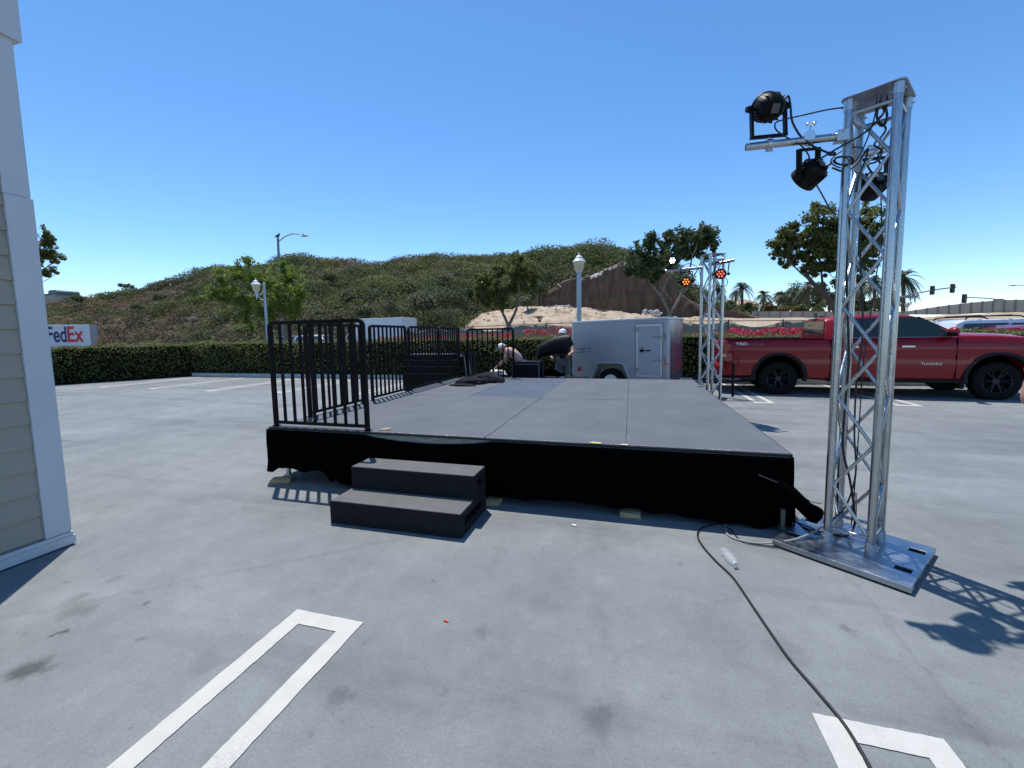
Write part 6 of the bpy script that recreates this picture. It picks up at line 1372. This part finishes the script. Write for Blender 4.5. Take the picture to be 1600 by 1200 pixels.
bm = BM(); tube(bm, [L_(1400, 490), L_(1403, 440)], [.20, .14], 10); tube(bm, smoothpath([L_(1402, 465.5), L_(1430, 459), L_(1460, 453), L_(1494, 448.5)]), .085, 8); obj('mast', bm, M_mast, t, smooth=40)
sighead(L_(1457.5, 453.5), t, .85); sighead(L_(1489, 450.5), t, .85)
bm = BM(); c = L_(1423, 464); box(bm, c.x - .85, c.x + .85, -.05, .0, c.z - .16, c.z + .16); tube(bm, [(c.x, -.02, c.z), (c.x, -.02, c.z + .55)], .03, 6); obj('name_sign', bm, mat('sign_bluegrey', (.16, .21, .30), .5), t)
b = at(1578, 489, Y); t = thing('traffic_light', 'traffic light mast arm reaching left with one signal head above the concrete wall', 'traffic light', b, 0, 'traffic lights at the crossing')
bm = BM(); tube(bm, [L_(1620, 490) , L_(1620, 462)], [.18, .14], 10); tube(bm, smoothpath([L_(1620, 472.5), L_(1575, 469.5), L_(1540, 466), L_(1511, 465)]), .07, 8); obj('mast', bm, M_mast, t, smooth=40); sighead(L_(1507.5, 466.5), t, .85)
bm = BM(); c = L_(1560, 468.5); box(bm, c.x - .5, c.x + .5, -.05, 0, c.z - .14, c.z + .14); obj('name_sign', bm, mat('sign_bluegrey', (.2,)*3), t)
b = at(1640, 489, Y); t = thing('street_light', 'faint street light arm entering at the right edge above the crossing', 'street light', b); bm = BM(); tube(bm, [L_(1640, 489), L_(1640, 446)], .12, 8); tube(bm, [L_(1640, 449), L_(1600, 446), L_(1585, 445.5)], .05, 6); obj('pole', bm, mat('mast_pale', (.42, .43, .45), .5), t); bm = BM(); ball(bm, L_(1583, 446), .35, (1.3, .5, .3)); obj('lamp_head', bm, mat('mast_pale', (.4,)*3), t)
b = at(1417, 488, 68); t = thing('utility_post', 'small grey post with a round box above the fence right of the near tower', 'post', b); bm = BM(); tube(bm, [(0, 0, 0), (0, 0, 1.0)], .07, 8); obj('post', bm, M_mast, t); bm = BM(); ball(bm, (0, 0, 1.0), .33, (.8, .8, 1.1)); obj('box', bm, mat('mast_pale', (.4,)*3), t, smooth=60)

# ------------------------------------------------------------------ vehicles beyond the hedge
def car(label, loc, rz, L, H, Wd, paint, kind='car', rack=False, cat='car', group='vehicles on the road beyond the hedge', wr=.33):
    t = thing('parked_car', label, cat, loc, rz, group); bh = H*.60; w = Wd/2
    def sec(x, ww, zb, zt): return [(x, -ww + .08, zb), (x, -ww, zb + .18), (x, -ww, zt - .22), (x, -ww + .06, zt), (x, ww - .06, zt), (x, ww, zt - .22), (x, ww, zb + .18), (x, ww - .08, zb)]
    bm = BM(); loft(bm, [sec(-L/2, w*.86, .40, bh*.86), sec(-L/2 + .15, w*.97, .28, bh), sec(-L*.2, w, .24, bh), sec(L*.2, w, .24, bh), sec(L*.36, w*.98, .24, bh*.95), sec(L/2 - .12, w*.92, .28, bh*.84), sec(L/2, w*.82, .38, bh*.68)]); body = obj('body', bm, paint, t, bevel=.03)
    rb = -L*.44 if kind == 'suv' else -L*.30
    gs = [(rb, bh + .01, w*.88), (rb + .22, H - .09, w*.78), (rb + .45, H - .01, w*.74), (L*.06, H, w*.74), (L*.13, H - .06, w*.76), (L*.29, bh + .01, w*.88)]
    bm = BM(); loft(bm, [[(x, -w*.9, bh - .01), (x, -ww, z - .05), (x, -ww + .1, z), (x, ww - .1, z), (x, ww, z - .05), (x, w*.9, bh - .01)] for (x, z, ww) in gs]); obj('cabin', bm, paint, t, smooth=40)
    for s in (-1, 1):
        for (a, b, c, d) in ((rb + .22, rb + .42, L*-.10, L*-.10), (L*-.08, L*-.08, L*.10, L*.21)):
            bm = BM(); P = [(a, bh + .05), (b, H - .14), (c, H - .13), (d, bh + .05)]; v = []
            for (x, z) in P: k = (z - bh)/(H - bh); v.append((x, z, s*(w*.9 - (w*.9 - w*.76)*k + .012)))
            A = [bm.verts.new((x, y, z)) for (x, z, y) in v]; B = [bm.verts.new((x, y + s*.004, z)) for (x, z, y) in v]; bm.faces.new(A); bm.faces.new(B[::-1]); [bm.faces.new((A[i], A[(i+1) % 4], B[(i+1) % 4], B[i])) for i in range(4)]; obj('window', bm, M_glass, t)
        for x in (-L*.3, L*.31):
            Mx = Matrix.Translation((x, s*(w - .10), wr)) @ Matrix.Rotation(R_(90), 4, 'X'); bm = BM(); lathe(bm, [(.19, .10), (.30, .10), (wr, .06), (wr, -.06), (.30, -.10), (.19, -.10)], 24, Mx); wq = obj('wheel', bm, M_rub, t, smooth=40)
            bm = BM(); lathe(bm, [(0, -.106), (.18, -.10), (.19, -.06), (.19, .06), (.18, .10), (0, .106)], 16, Mx); obj('rim', bm, M_zinc, wq)
        bm = BM(); box(bm, L/2 - .16, L/2 - .02, s*w*.66 - .16, s*w*.66 + .16, bh*.62, bh*.78); obj('headlight', bm, mat('head_lens', (.5,)*3, .1), t); bm = BM(); box(bm, -L/2 - .01, -L/2 + .1, s*w*.7 - .14, s*w*.7 + .14, bh*.66, bh*.84); obj('tail_light', bm, mat('tail_lens', (.28, .006, .008), .12), t)
    bm = BM(); P = [(L*.285, -w*.72, bh + .05), (L*.285, w*.72, bh + .05), (L*.145, w*.62, H - .07), (L*.145, -w*.62, H - .07)]; A = [bm.verts.new((x + .015, y, z + .02)) for (x, y, z) in P]; B = [bm.verts.new((x + .022, y, z + .026)) for (x, y, z) in P]; bm.faces.new(A); bm.faces.new(B[::-1]); [bm.faces.new((A[i], A[(i+1) % 4], B[(i+1) % 4], B[i])) for i in range(4)]; obj('windscreen', bm, M_glass, t)
    if rack:
        for s in (-1, 1):
            bm = BM(); tube(bm, smoothpath([(rb + .5, s*w*.68, H + .0), (rb + .7, s*w*.68, H + .08), (-.2, s*w*.68, H + .09), (L*.02, s*w*.68, H + .0)]), .022, 8); obj('roof_rail', bm, M_black, t)
        for x in (rb + .9, -.35): bm = BM(); box(bm, x - .04, x + .04, -w*.7, w*.7, H + .09, H + .13); obj('rack_bar', bm, M_black, t)
    return t
W_p = mat('white_car_paint', (.75, .76, .78), .25, coat=1); R_p = mat('bright_red_paint', (.42, .02, .02), .25, coat=1); D_p = mat('dark_car_paint', (.03, .035, .05), .2, coat=1)
p = at(1568, 500, 17.8); car('white roofed car with a black roof rack behind the hedge at the far right', (p.x, 17.8, 0), R_(6), 4.7, 1.80, 1.85, W_p, 'suv', True)
p = at(1600, 505, 16.6); car('dark red car low behind the hedge at the right edge', (p.x + .3, 16.3, 0), R_(4), 4.5, 1.60, 1.8, mat('maroon_paint', (.16, .01, .015), .3, coat=1), 'sedan')
p = at(468, 524, 28); car('white car passing behind the hedge between the arm lamp post and the box truck', (at(500, 524, 28).x, 28, 0), 0, 4.6, 1.86, 1.85, W_p, 'suv')
car('red car passing behind the hedge left of the white car', (at(454, 524, 31).x, 31, 0), R_(180), 4.4, 1.86, 1.8, R_p, 'suv')
# box truck
Yb = 31; pr = at(632, 500, Yb); pl = at(541, 500, Yb)
t = thing('box_truck', 'white box truck parked on the road behind the left railing', 'box truck', (pr.x - .7, Yb, 0), R_(0), 'vehicles on the road beyond the hedge'); HB = at(618, 496, Yb).z; LB = at(613, 500, Yb).x - pl.x
R2 = at(632, 500, Yb + 2.3).x
bm = BM(); box(bm, -LB + .5, .5, 0, 2.35, 1.0, HB); obj('cargo_box', bm, W_p if False else mat('box_white', (.72, .74, .77), .45, var=.03, scale=2), t, bevel=.02)
bm = BM(); 
for y in (.02, 2.27): box(bm, .5005, .54, y, y + .07, 1.0, HB - .02)
box(bm, .5005, .54, .091, 2.269, HB - .12, HB - .02); box(bm, .5005, .54, .091, 2.269, 1.0, 1.12)
for k in range(10): box(bm, .5005, .512, .1, 2.26, 1.14 + k*(HB - 1.3)/10, 1.125 + (k+1)*(HB - 1.3)/10)
obj('roller_door', bm, mat('box_door', (.62, .62, .62), .5), t)
bm = BM(); box(bm, -LB + .5, .45, .25, 2.1, .7, .995); box(bm, .46, .9, .1, 2.25, .55, .66); obj('chassis', bm, M_black, t)
bm = BM(); prism(bm, [(-LB - 1.5, .5), (-LB + .45, .5), (-LB + .45, 2.35), (-LB - .25, 2.35), (-LB - .75, 1.5), (-LB - 1.5, 1.35)], .12, 2.2, 'y'); cb_ = obj('cab', bm, W_p, t, bevel=.06)
bm = BM(); prism(bm, [(-LB - .64, 1.5), (-LB + .2, 1.5), (-LB + .2, 2.2), (-LB - .22, 2.2)], .10, .115, 'y'); obj('window', bm, M_glass, cb_)
for x in (-LB - .7, -.9):
    for y in (.15, 2.1): bm = BM(); lathe(bm, [(.2, .12), (.42, .12), (.45, .08), (.45, -.08), (.42, -.12), (.2, -.12), (.15, 0)], 24, Matrix.Translation((x, y, .46)) @ Matrix.Rotation(R_(90), 4, 'X')); obj('wheel', bm, M_rub, t, smooth=40)
# lettered trailer at the far left
Yf = 44; a = at(138, 508, Yf); RZ = R_(40); zt = a.z
def onpl(px, py):      # distance along the trailer side and height
    d = ray(px, py); n_ = Vector((math.sin(RZ), -math.cos(RZ), 0)); O = Vector((0, 0, EYE)); k = ((a - O).dot(n_))/d.dot(n_); P = O + d*k; return (P - a).dot(Vector((math.cos(RZ), math.sin(RZ), 0))), P.z
t = thing('freight_trailer', 'white freight trailer with big purple and red lettering above the left hedge', 'trailer', (a.x, Yf, 0), RZ, 'vehicles on the road beyond the hedge')
bm = BM(); box(bm, -12, 0, 0, 2.5, 1.05, zt); obj('body', bm, mat('trailer_white', (.66, .67, .69), .5, var=.04, scale=1), t)
bm = BM(); box(bm, -12, .05, -.03, 2.53, zt + .001, zt + .10); box(bm, .001, .06, -.03, 2.53, 1.05, zt); obj('frame', bm, W_p, t)
bm = BM(); box(bm, -11.8, -.2, .3, 2.2, .75, 1.049); obj('chassis', bm, M_black, t)
for x in (-1.5, -2.8, -10.5):
    for y in (.2, 2.3): bm = BM(); lathe(bm, [(.2, .14), (.46, .14), (.5, .08), (.5, -.08), (.46, -.14), (.2, -.14), (.15, 0)], 20, Matrix.Translation((x, y, .501)) @ Matrix.Rotation(R_(90), 4, 'X')); obj('wheel', bm, M_rub, t, smooth=40)
M_pur = mat('letter_purple', (.035, .025, .13), .5); M_rd = mat('letter_red', (.62, .025, .03), .5)
x1, x2, x3 = onpl(73, 523)[0], onpl(104, 523)[0], onpl(129.5, 523)[0]; zl = onpl(115, 536)[1]; zh = onpl(115, 511)[1]; zc = (zl + zh)/2; fs = (zh - zl)/.74
text('Fed', fs, M_pur, t, Matrix.Translation(((x1 + x2)/2, -.03, zc)) @ UP, extr=.01, bold=.06, width=x2 - x1 - .05)
text('Ex', fs, M_rd, t, Matrix.Translation(((x2 + x3)/2, -.03, zc)) @ UP, extr=.01, bold=.06, width=x3 - x2 - .02)
